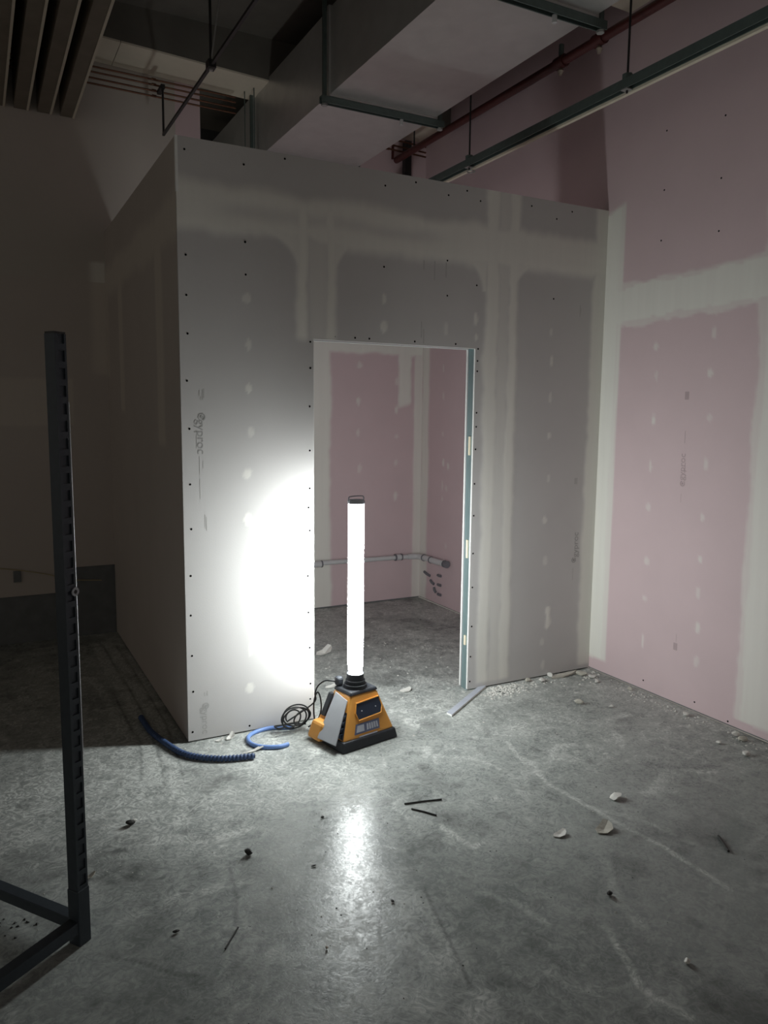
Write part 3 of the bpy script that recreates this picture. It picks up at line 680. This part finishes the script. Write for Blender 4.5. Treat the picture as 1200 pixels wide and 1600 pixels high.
# ================================================================== INSIDE THE CUBICLE: WASTE PIPES
wp = empty('waste_pipe', (0, 0, 0.40), label='white plastic waste pipe along the back wall inside the cubicle', cat='pipe')
yb = D - 0.045
MB().tube([(0.12, yb, 0.030), (2.53, yb, 0)], 0.020, 14).build('pipe_run', WPIPE, wp, True)
for x0, x1 in ((1.60, 1.68), (2.40, 2.46)):
    MB().tube([(x0, yb, 0.004), (x1, yb, 0.002)], 0.027, 14).build('coupling', WPIPE, wp, True)
    for x in (x0, x1): MB().tube([(x - 0.006, yb, 0.003), (x + 0.006, yb, 0.003)], 0.030, 14).build('seal_ring', GASKET, wp, True)
el = smooth_path([(2.53, yb, 0), (2.59, yb - 0.01, 0), (2.625, yb - 0.045, 0), (2.637, yb - 0.11, 0)], 5)
MB().tube(el, 0.025, 14).build('elbow', WPIPE, wp, True)
MB().tube([(2.637, yb - 0.11, 0), (2.637, 1.74, 0.005)], 0.021, 14).build('pipe_run', WPIPE, wp, True)
for y0, y1 in ((2.20 - 0.1, 1.99), (1.98, 1.78)):
    MB().tube([(2.637, y0, 0), (2.637, y1, 0.003)], 0.0265, 14).build('coupling', WPIPE, wp, True)
    MB().tube([(2.637, y0 - 0.006, 0), (2.637, y0 + 0.006, 0)], 0.031, 14).build('seal_ring', GASKET, wp, True)
MB().tube([(2.637, 1.735, 0.004), (2.637, 1.715, 0.004)], 0.031, 14).build('end_cap', GASKET, wp, True)
MB().tube([(2.637, 1.76, 0.004), (2.637, 1.748, 0.004)], 0.031, 14).build('seal_ring', GASKET, wp, True)
# short dark tubes set as marks on the wall below the waste pipe
for i, (y, z, l, t) in enumerate(((2.10, 0.250, 0.10, -0.01), (1.89, 0.272, 0.055, 0), (2.01, 0.190, 0.06, -0.012), (1.89, 0.188, 0.050, 0), (1.96, 0.128, 0.03, -0.02), (1.885, 0.103, 0.05, 0))):
    lab = ['long dark mark highest below the waste pipe', 'short dark mark highest on the right below the waste pipe', 'middle dark mark left of its pair under the waste pipe', 'middle dark mark right of its pair under the waste pipe', 'small curled dark mark lowest on the left', 'dark mark lowest on the right above the floor'][i]
    o = MB().tube([(0, l / 2, -t), (-0.006, 0, 0), (0, -l / 2, t)], 0.012, 8).build('dark_mark', GASKET, None, True); o.location = (W - 0.008, y, z); tag(o, lab, 'pipe stub', 'dark marks on the wall inside the cubicle')

# ================================================================== SITE LAMP
LA = math.atan2(0.2, 0.98)
lamp = empty('site_lamp', (0.790, -0.292, 0), LA, 'orange tower site lamp with a tall glowing white tube, standing by the doorway', 'lamp')
def quad(x0, x1, y0, y1, z): return [(x0, y0, z), (x1, y0, z), (x1, y1, z), (x0, y1, z)]
MB().frustum(quad(-0.180, 0.178, -0.155, 0.150, 0.0), quad(-0.168, 0.168, -0.145, 0.140, 0.052)).build('base_skirt', RUBBER, lamp, bevel=0.008)
BL, BH = (-0.163, 0.163, -0.140, 0.135, 0.05), (-0.060, 0.112, -0.058, 0.085, 0.246)
hous = MB().frustum(quad(*BL), quad(*BH)).build('housing', ORANGE, lamp, bevel=0.012)
def onface(t, s, side, off=0.0):
    """point on a side face of the housing: t along the face 0..1, s up 0..1, pushed out by off"""
    def L(a, b, k): return a + (b - a) * k
    x0, x1, y0, y1, z = [L(a, b, s) for a, b in zip(BL, BH)]
    if side == 'front':
        p = Vector((L(x0, x1, t), y0, z)); nrm = Vector((0, -(BH[4] - BL[4]), (BH[2] - BL[2]))).normalized(); nrm = Vector((0, -0.915, 0.40))
    else:
        p = Vector((x0, L(y1, y0, t), z)); nrm = Vector((-0.87, 0, 0.49))
    return p + nrm * off
def facepoly(name, pts, side, o0, o1, mat, parent):
    n = len(pts); m = MB()
    m.add([onface(t, s, side, o1) for t, s in pts] + [onface(t, s, side, o0) for t, s in pts],
          [tuple(range(n)), tuple(range(2 * n - 1, n - 1, -1))] + [(k, k + n, (k + 1) % n + n, (k + 1) % n) for k in range(n)])
    return m.build(name, mat, parent)
# recessed dark window and its raised orange rim
WIN = [(0.20, 0.80), (0.94, 0.84), (0.93, 0.60), (0.84, 0.44), (0.28, 0.40), (0.19, 0.58)]
wn = facepoly('control_window', WIN, 'front', -0.002, 0.003, SCREEN, lamp)
rim = MB(); rim.tube([onface(t, s, 'front', 0.004) for t, s in WIN], 0.0035, 6, closed=True); rim.build('window_rim', ORANGE, lamp)
for t, s in ((0.36, 0.60), (0.75, 0.62)):
    c = onface(t, s, 'front', 0.004); MB().tube([c, c + Vector((0, -0.003, 0.0016))], 0.003, 8).build('indicator', LABELW, wn)
lb = facepoly('label_plate', [(0.20, 0.10), (0.72, 0.10), (0.76, 0.33), (0.22, 0.33)], 'front', 0.0, 0.0025, LABELB, lamp)
# lettering-like print blocks on the plate
facepoly('printed_block', [(0.235, 0.14), (0.40, 0.14), (0.40, 0.29), (0.25, 0.29)], 'front', 0.0025, 0.0032, LABELW, lb)
for k in range(5):
    a = 0.455 + k * 0.052
    facepoly('printed_block', [(a, 0.145), (a + 0.036, 0.145), (a + 0.040, 0.285), (a + 0.004, 0.285)], 'front', 0.0025, 0.0032, LABELW, lb)
facepoly('printed_block', [(0.66, 0.02), (0.30, 0.02), (0.30, 0.05), (0.66, 0.05)], 'front', 0.0, 0.001, LABELW, lb)
# left side: dark socket recess and a hinged grey flap over it
facepoly('socket_panel', [(0.30, 0.04), (0.97, 0.04), (0.95, 0.62), (0.35, 0.62)], 'side', 0.0, 0.003, RUBBER, lamp)
for k in range(4):
    c = onface(0.88, 0.12 + 0.13 * k, 'side', 0.003)
    MB().box((-0.012, -0.012, -0.01), (0.004, 0.012, 0.01)).build('socket', SCREEN, lamp, loc=c)
fp = MB()
A = [onface(0.22, 0.96, 'side', 0.012), onface(0.94, 0.88, 'side', 0.012), onface(0.93, -0.12, 'side', 0.036), onface(0.42, -0.16, 'side', 0.042)]
nn = (A[1] - A[0]).cross(A[3] - A[0]).normalized() * 0.006
fp.frustum(A, [a + nn for a in A]); fp.build('socket_flap', FLAPG, lamp, bevel=0.003)
# rear corner foot and grip
MB().frustum(quad(-0.215, -0.150, 0.0, 0.12, 0.015), quad(-0.185, -0.120, 0.01, 0.11, 0.105)).build('corner_bumper', ORANGE, lamp, bevel=0.015)
MB().frustum(quad(-0.140, -0.105, 0.06, 0.10, 0.12), quad(-0.090, -0.072, 0.065, 0.095, 0.232)).build('cable_cleat', RUBBER, lamp, bevel=0.004)
# top plate, collar, tube, cap, hoop
TX, TY = 0.020, 0.010
MB().frustum(quad(-0.064, 0.116, -0.062, 0.089, 0.244), quad(-0.056, 0.110, -0.054, 0.082, 0.262)).build('top_plate', RUBBER, lamp, bevel=0.006)
MB().tube([(TX, TY, 0.26), (TX, TY, 0.28), (TX, TY, 0.282), (TX, TY, 0.30), (TX, TY, 0.302), (TX, TY, 0.335)], [0.062, 0.060, 0.050, 0.052, 0.046, 0.044], 24).build('collar', RUBBER, lamp, True)
MB().tube([(TX, TY, 0.333), (TX, TY, 0.36), (TX, TY, 0.39), (TX, TY, 1.222)], [0.034, 0.037, 0.0405, 0.0405], 28).build('light_tube', GLOW, lamp, True)
MB().tube([(TX, TY, 1.222), (TX, TY, 1.226), (TX, TY, 1.238), (TX, TY, 1.244)], [0.040, 0.044, 0.044, 0.040], 28).build('end_cap', LABELW, lamp, True)
hp = smooth_path([(TX - 0.046, TY, 1.232), (TX - 0.047, TY, 1.256), (TX - 0.03, TY, 1.262), (TX + 0.03, TY, 1.262), (TX + 0.047, TY, 1.256), (TX + 0.046, TY, 1.232)], 4)
MB().tube(hp, 0.003, 6).build('carry_hoop', LABELW, lamp, True)

# plug lying on the housing and the coiled mains lead
pl = empty('mains_lead', (0.545, -0.095, 0.0), label='coiled black mains cable with a plug, heaped left of the site lamp', cat='cable')
pts = []
for k in range(0, 150):
    a = k / 150 * 2 * PI * 4.6; q = k / 150
    r = 0.066 + 0.018 * math.sin(a * 0.37 + 1)
    pts.append((r * math.cos(a) * 1.0 + 0.02 * math.sin(a * 0.21), 0.030 * math.sin(a * 0.53) + 0.012 * math.cos(a) - 0.015, 0.078 + (r - 0.008) * 0.85 * math.sin(a) - 0.004 * math.cos(a * 0.5)))
pts += smooth_path([pts[-1], (0.10, -0.01, 0.14), (0.10, -0.03, 0.20), (0.105, -0.06, 0.25), (0.13, -0.095, 0.285), (0.16, -0.125, 0.288), (0.178, -0.132, 0.287)], 6)[1:]
MB().tube(pts, 0.0042, 7).build('cord', CABLE, pl, True)
pts2 = smooth_path([(0.06, -0.03, 0.02), (0.10, -0.05, 0.05), (0.118, -0.07, 0.12), (0.112, -0.07, 0.19), (0.10, -0.06, 0.215), (0.085, -0.05, 0.16), (0.09, -0.05, 0.06), (0.12, -0.06, 0.03)], 6)
MB().tube(pts2, 0.0042, 7).build('cord_loop', CABLE, pl, True)
pts3 = smooth_path([(-0.06, 0.0, 0.030), (-0.10, -0.01, 0.034), (-0.11, 0.02, 0.036), (-0.08, 0.03, 0.030), (0.0, 0.03, 0.028), (0.06, 0.0, 0.026)], 6)
MB().tube(pts3, 0.0042, 7).build('cord_loop', CABLE, pl, True)
pg = MB().box((0.172, -0.153, 0.263), (0.212, -0.111, 0.311)).build('plug', RUBBER, pl, bevel=0.012)

# ================================================================== HOSES
bh = empty('blue_hose', label='short length of pale blue plastic hose curled on the floor beside the cable', cat='hose')
MB().tube(smooth_path([(0.545, -0.075, 0.011), (0.443, -0.030, 0.011), (0.348, -0.040, 0.011), (0.286, -0.09, 0.011), (0.274, -0.171, 0.011), (0.313, -0.233, 0.011), (0.385, -0.269, 0.011), (0.442, -0.262, 0.011)], 8), 0.0105, 12).build('hose_body', BLUEH, bh, True)
MB().tube([(0.440, -0.2622, 0.011), (0.4425, -0.2619, 0.011)], 0.0085, 12).build('hose_bore', CONDK, bh)
cd_ = empty('corrugated_conduit', label='dark blue corrugated conduit snaking out of the shadow at the partition corner', cat='conduit')
cpath = smooth_path([(-0.16, 0.42, 0.016), (-0.150, 0.20, 0.016), (-0.108, 0.0, 0.016), (-0.065, -0.135, 0.016), (-0.006, -0.215, 0.016), (0.10, -0.288, 0.016), (0.242, -0.328, 0.016)], 8)
L = [0.0]
for a, b in zip(cpath[:-1], cpath[1:]): L.append(L[-1] + (b - a).length)
def along(s):
    for i in range(len(L) - 1):
        if s <= L[i + 1]: return cpath[i].lerp(cpath[i + 1], (s - L[i]) / (L[i + 1] - L[i]))
    return cpath[-1]
n_ = int(L[-1] / 0.0045); pr = [along(L[-1] * k / n_) for k in range(n_ + 1)]
MB().tube(pr, [0.0155 if (k // 2) % 2 else 0.0118 for k in range(n_ + 1)], 12).build('conduit_body', CONDB, cd_, True)
e0 = pr[-1]; MB().tube([e0, e0 + Vector((0.002, -0.0005, 0))], 0.0085, 12).build('conduit_bore', CONDK, cd_)

# ================================================================== STEEL FRAME (left foreground)
ph = math.radians(36.0)
sf = empty('rack_upright', (-0.674, -1.37, 0), ph, 'dark steel upright with slotted edge on a low frame in the left foreground', 'frame')
s = 0.047
MB().box((0, 0, 0.0), (s, s, 0.185)).build('foot_sleeve', NAVY, sf, bevel=0.003)
# slotted post: solid back and side, pierced front web with a row of slots
pw = 0.041; o_ = 0.003; z0, z1 = 0.18, 1.893; dp = 0.005
MB().box((o_, o_ + dp, z0), (o_ + pw, o_ + pw, z1)).build('upright', NAVY, sf)
pm = MB(); sx0, sx1 = o_ + 0.010, o_ + 0.034
pm.box((o_, o_, z0), (sx0, o_ + dp, z1)); pm.box((sx1, o_, z0), (o_ + pw, o_ + dp, z1))
zz = z0
while zz < z1:
    pm.box((sx0, o_, zz), (sx1, o_ + dp - 0.001, min(zz + 0.019, z1))); zz += 0.0505
pm.build('slotted_web', NAVY, sf)
MB().tube([(o_ + pw, o_, 0.62), (o_ + pw, o_, 1.70)], 0.0021, 8).build('lit_edge', FLAPG, sf, True)  # pale strip added as the lamp-lit edge of the post
MB().box((o_ + 0.001, o_ + 0.001, z1), (o_ + pw - 0.001, o_ + pw - 0.001, z1 + 0.006)).build('end_plug', BLACKS, sf)
# base beams
MB().box((-0.62, 0.003, 0.046), (0.0, s - 0.004, 0.084)).build('base_beam', NAVY, sf, bevel=0.002)
MB().box((0.003, s, 0.046), (s - 0.004, 0.75, 0.084)).build('base_beam', NAVY, sf, bevel=0.002)
MB().box((-0.66, 0.0, 0.0), (-0.62, s, 0.185)).build('foot_sleeve', NAVY, sf, bevel=0.003)
MB().box((0, 0.75, 0.0), (s, 0.797, 0.185)).build('foot_sleeve', NAVY, sf, bevel=0.003)
# bolt with a washer on the slotted edge
wz = 1.135; wx = o_ + pw * 0.86
wm = MB(); n = 20
for k in range(n): pass
ring = []
for rr, yy in ((0.0135, -0.001), (0.0135, -0.004), (0.0062, -0.004), (0.0062, -0.001)):
    ring.append([(wx + rr * math.cos(2 * PI * k / n), o_ + yy, wz + rr * math.sin(2 * PI * k / n)) for k in range(n)])
vs = [v for r in ring for v in r]
wm.add(vs, [(i * n + k, i * n + (k + 1) % n, ((i + 1) % 4) * n + (k + 1) % n, ((i + 1) % 4) * n + k) for i in range(4) for k in range(n)])
wm.build('washer', FLAPG, sf)
MB().tube([(wx, o_ + 0.001, wz), (wx, o_ - 0.003, wz)], 0.0058, 6).build('bolt', BLACKS, sf)

# thin yellow wire along the foot of the back wall
o = MB().tube(smooth_path([(-1.3, D - 0.02, 0.60), (-0.95, D - 0.02, 0.585), (-0.778, D - 0.02, 0.565), (-0.6, D - 0.02, 0.53), (-0.45, D - 0.02, 0.49), (-0.339, D - 0.02, 0.446), (-0.1, D - 0.02, 0.42)], 6), 0.0035, 6).build('loose_wire', WIRE, None, True)
tag(o, 'thin yellowish wire sagging along the dark back wall behind the steel upright', 'wire')

# ================================================================== LOOSE BITS ON THE FLOOR
def chunk(name, x, y, sx, sy, sz, mat, label, cat, group=None, seed=0, rz=0.0, flat=0.0):
    """irregular broken lump"""
    bm = bmesh.new(); bmesh.ops.create_icosphere(bm, subdivisions=2, radius=1.0); rr = random.Random(seed)
    offs = [Vector((rr.uniform(-1, 1), rr.uniform(-1, 1), rr.uniform(-1, 1))).normalized() for _ in range(7)]
    cut = [rr.uniform(0.45, 0.8) for _ in offs]
    for v in bm.verts:
        for d, c in zip(offs, cut):
            e = v.co.dot(d)
            if e > c: v.co -= d * (e - c)
        v.co *= rr.uniform(0.92, 1.06)
        v.co = Vector((v.co.x * sx, v.co.y * sy, v.co.z * sz))
    mz = min(v.co.z for v in bm.verts)
    for v in bm.verts: v.co.z -= mz
    me = bpy.data.meshes.new(name); bm.to_mesh(me); bm.free(); me.materials.append(mat)
    o = bpy.data.objects.new(name, me); link(o); o.location = (x, y, 0.001); o.rotation_euler = (0, 0, rz); return tag(o, label, cat, group)
def flake(name, x, y, pts, mat, label, curl=0.012, th=0.003, group=None, rz=0.0, cat='scrap'):
    """curled paper-backed scrap: outline pts in the plane, lifted along one edge"""
    n = len(pts); m = MB(); c = (sum(p[0] for p in pts) / n, sum(p[1] for p in pts) / n)
    def zc(p): return curl * max(0, (p[0] - c[0])) / 0.03 + 0.5 * curl * abs(p[1] - c[1]) / 0.03
    top = [(p[0], p[1], zc(p) + th) for p in pts] + [(c[0], c[1], th)]; bot = [(p[0], p[1], zc(p)) for p in pts] + [(c[0], c[1], 0)]
    fs = []
    for k in range(n):
        j = (k + 1) % n; fs += [(k, j, n), (n + 1 + j, n + 1 + k, 2 * n + 1), (k, n + 1 + k, n + 1 + j, j)]
    m.add(top + bot, fs); o = m.build(name, mat); o.location = (x, y, 0.001); o.rotation_euler = (0, 0, rz); return tag(o, label, cat, group)
OV = lambda a, b, n=9, ph=0.0: [(a * math.cos(2 * PI * k / n + ph) * (0.8 + 0.2 * math.sin(k * 2.3)), b * math.sin(2 * PI * k / n + ph) * (0.85 + 0.15 * math.cos(k * 1.7))) for k in range(n)]

oc = empty('board_offcut', (1.385, -0.292, 0), math.atan2(0.30, 0.44), 'long white plasterboard offcut lying across the doorway corner', 'offcut')
MB().frustum([(0, -0.018, 0.001), (0.535, -0.019, 0.001), (0.545, 0.018, 0.001), (0.02, 0.022, 0.001)], [(0, -0.018, 0.0115), (0.535, -0.019, 0.0115), (0.545, 0.018, 0.0115), (0.02, 0.022, 0.0115)]).build('gypsum_core', RAWEDGE, oc)
MB().frustum([(0, -0.018, 0.0117), (0.535, -0.019, 0.0117), (0.545, 0.018, 0.0117), (0.02, 0.022, 0.0117)], [(0, -0.018, 0.0125), (0.535, -0.019, 0.0125), (0.545, 0.018, 0.0125), (0.02, 0.022, 0.0125)]).build('paper_face', LABELW, oc)

def rod(name, a, b, r, mat, label, cat='rod', group=None):
    a = Vector((a[0], a[1], r + 0.0005)); b = Vector((b[0], b[1], r + 0.0005)); mid = (a + b) / 2 + Vector((0.002, 0.003, 0.0))
    o = MB().tube([a, mid, b], r, 7).build(name, mat, None, True); return tag(o, label, cat, group)
rod('steel_rod', (0.678, -1.043), (0.843, -1.082), 0.0032, DARKBIT, 'longer of two thin dark rods lying in front of the lamp', group='thin dark rods on the floor')
rod('steel_rod', (0.684, -1.094), (0.751, -1.188), 0.0034, DARKBIT, 'shorter of two thin dark rods lying in front of the lamp', group='thin dark rods on the floor')
rod('steel_rod', (-0.204, -1.503), (-0.271, -1.585), 0.0026, DARKBIT, 'thin dark rod lying alone between the upright and the glossy floor streak', group='thin dark rods on the floor')
rod('steel_rod', (1.678, -1.839), (1.62, -1.933), 0.005, DARKBIT, 'thick dark rod lying near the pink wall at right', group='thin dark rods on the floor')

chunk('debris_lump', -0.042, -1.107, 0.022, 0.018, 0.014, DARKBIT, 'black crumpled lump on the floor left of the glossy streak', 'debris', seed=3)
chunk('debris_lump', -0.404, -0.691, 0.022, 0.016, 0.012, DARKBIT, 'dark lump beside the steel upright on pale dust', 'debris', seed=4)
chunk('debris_lump', -0.385, -0.675, 0.014, 0.010, 0.008, PLASTER, 'pale chip touching the dark lump near the steel upright', 'debris', seed=14)
chunk('debris_lump', 0.15, -1.294, 0.011, 0.006, 0.004, DARKBIT, 'small black scrap just left of the glossy floor streak', 'debris', seed=5)
chunk('debris_lump', 0.318, -0.987, 0.009, 0.005, 0.004, DARKBIT, 'small black scrap above the glossy floor streak', 'debris', seed=6)
chunk('debris_lump', 0.31, -1.614, 0.006, 0.009, 0.005, DARKBIT, 'small black scrap right of the glossy floor streak', 'debris', seed=7)
chunk('debris_lump', -0.39, -1.436, 0.013, 0.007, 0.005, DARKBIT, 'flat black scrap right of the sleeve of the steel upright', 'debris', seed=8)
chunk('debris_lump', 1.01, -1.929, 0.014, 0.010, 0.010, DARKBIT, 'dark crumb with pale grains in the right foreground', 'debris', seed=9)
chunk('debris_lump', 0.98, -2.291, 0.013, 0.011, 0.010, PLASTER, 'pale crumb lowest in the right foreground', 'debris', seed=10)
chunk('debris_lump', 1.537, -1.418, 0.036, 0.028, 0.014, PLASTER, 'rough pale plaster lump right of the curled flake', 'debris', seed=11)
chunk('debris_lump', 0.013, -1.727, 0.006, 0.006, 0.006, BRASS, 'tiny shiny bead at the foot of the glossy streak', 'debris', seed=12)
flake('plaster_flake', 1.117, -1.54, OV(0.042, 0.022), PLASTER, 'small white folded flake on the floor right of centre', 0.010, rz=0.2)
flake('plaster_flake', 1.305, -1.591, OV(0.058, 0.036), DUSTY, 'broad curled plaster flake on the floor right of centre', 0.012, rz=0.5)
flake('plaster_flake', 0.262, -0.240, [(-0.055, -0.004), (0.0, -0.014), (0.05, -0.016), (0.055, 0.010), (0.0, 0.006)], PLASTER, 'white pointed scrap under the open end of the blue hose', 0.010, rz=0.1)
flake('plaster_flake', 0.150, -0.045, OV(0.032, 0.014), PLASTER, 'white scrap at the partition foot nearer its corner', 0.012, rz=0.3)
flake('plaster_flake', 0.208, -0.040, OV(0.040, 0.020), PLASTER, 'curled white scrap at the partition foot nearer the blue hose', 0.02, rz=0.8)
flake('plaster_flake', 1.21, 1.055, OV(0.085, 0.05), PLASTER, 'large pale flake on the floor inside the cubicle left of the tube', 0.02, rz=0.4)
flake('plaster_flake', 1.362, 0.160, OV(0.05, 0.03), PLASTER, 'white flake on the floor in the doorway right of the lamp', 0.010, rz=0.1)
flake('plaster_flake', 0.98, 0.42, OV(0.05, 0.025), PLASTER, 'white flake inside the doorway close to the left jamb', 0.012, rz=0.1)
flake('plaster_flake', -0.60, -0.995, OV(0.030, 0.012), DUSTY, 'thin curled shaving beside the foot of the steel upright', 0.015, rz=0.3)
EDGE = [((2.141, -0.03), 0.026, 'white chip at the partition foot right of the dust heap'), ((2.225, -0.07), 0.030, 'white chip lying forward of the partition foot, right of the dust heap'),
        ((2.330, -0.03), 0.030, 'white lump at the left end of the long plaster scrap'), ((2.535, -0.095), 0.040, 'largest white lump in the corner by the pink wall'),
        ((2.565, -0.16), 0.028, 'white lump in front of the largest one in the corner'), ((2.531, -0.240), 0.022, 'small white chip on the floor before the corner heap'),
        ((2.621, -0.435), 0.024, 'pale chip at the foot of the pink wall nearest the corner'), ((2.590, -0.881), 0.024, 'pale chip at the foot of the pink wall midway'),
        ((2.600, -1.20), 0.026, 'pale chip under the filled joint of the pink wall'), ((2.580, -1.26), 0.030, 'larger pale chip under the filled joint of the pink wall'),
        ((2.449, -1.382), 0.026, 'pale chip out on the floor below the filled joint'), ((2.441, -1.225), 0.018, 'small flat pale chip away from the pink wall foot'),
        ((2.172, -0.475), 0.030, 'square pale chip out on the floor before the corner'), ((2.30, -0.60), 0.018, 'little pale chip farther out from the corner')]
for i, ((x, y), r, lab) in enumerate(EDGE):
    chunk('plaster_chip', x, y, r, r * 0.75, r * 0.5, PLASTER if i % 3 else DUSTY, lab, 'chip', 'plaster chips along the walls', seed=40 + i, rz=i * 0.7)
flake('plaster_flake', 2.42, -0.05, [(-0.11, -0.012), (-0.03, -0.03), (0.06, -0.02), (0.11, 0.0), (0.02, 0.02), (-0.06, 0.018)], DUSTY, 'long beige plaster scrap at the foot of the partition by the corner', 0.004, 0.008)

KEEP = [(1.385 + 0.44 * t / 10 , -0.292 + 0.30 * t / 10, 0.045) for t in range(11)] + [(1.362, 0.16, 0.07), (0.98, 0.42, 0.07), (1.21, 1.055, 0.1), (2.42, -0.05, 0.12)] + [(0.545, -0.075, 0.1), (0.443, -0.03, 0.07), (0.348, -0.04, 0.06), (0.286, -0.09, 0.05), (0.274, -0.171, 0.05), (0.313, -0.233, 0.05), (0.385, -0.269, 0.05), (0.442, -0.262, 0.04)]
def crumbs(name, spots_, mat, label, seed, cat):
    rr = random.Random(seed); m = MB()
    for (cx, cy, sx, sy, n, r0, r1) in spots_:
        for _ in range(n):
            x = cx + rr.gauss(0, sx); y = cy + rr.gauss(0, sy)
            if x > W - 0.02 or (-0.012 < y < TK + 0.01 and not DL + 0.02 < x < DR - 0.02): continue
            if y > D - 0.03: continue
            if any(math.hypot(x - a, y - b_) < r_ for a, b_, r_ in KEEP): continue
            r = rr.uniform(r0, r1); a = rr.uniform(0, 2 * PI); v = []
            for k in range(4): v.append((x + r * math.cos(a + k * PI / 2) * rr.uniform(0.6, 1.2), y + r * math.sin(a + k * PI / 2) * rr.uniform(0.6, 1.2), 0.0005))
            v.append((x + rr.uniform(-.3, .3) * r, y + rr.uniform(-.3, .3) * r, r * rr.uniform(0.5, 0.9)))
            m.add(v, [(0, 1, 4), (1, 2, 4), (2, 3, 4), (3, 0, 4), (3, 2, 1, 0)])
    o = m.build(name, mat); return tag(o, label, cat, kind='stuff')
crumbs('plaster_crumbs', [(1.90, -0.09, 0.10, 0.05, 260, 0.003, 0.013), (2.0, -0.06, 0.15, 0.03, 90, 0.003, 0.010), (2.50, -0.10, 0.12, 0.05, 120, 0.003, 0.012), (2.60, -0.9, 0.04, 0.45, 140, 0.003, 0.010),
                          (1.4, -0.9, 0.8, 0.5, 160, 0.002, 0.005), (1.4, 0.9, 0.5, 0.6, 160, 0.003, 0.009), (0.3, -0.1, 0.3, 0.05, 50, 0.002, 0.006), (0.6, -1.6, 0.8, 0.5, 90, 0.0015, 0.0035), (-0.4, -0.8, 0.3, 0.4, 80, 0.002, 0.004)],
       PLASTER, 'white plaster crumbs and dust grains scattered over the floor and along the walls', 5, 'crumbs')
crumbs('dark_crumbs', [(0.3, -1.6, 0.5, 0.4, 50, 0.0015, 0.004), (1.4, -1.7, 0.5, 0.4, 40, 0.0015, 0.004), (1.95, -0.10, 0.06, 0.03, 10, 0.004, 0.009), (-0.85, -1.15, 0.06, 0.06, 40, 0.003, 0.008)],
       DARKBIT, 'tiny dark specks scattered over the concrete floor', 9, 'specks')
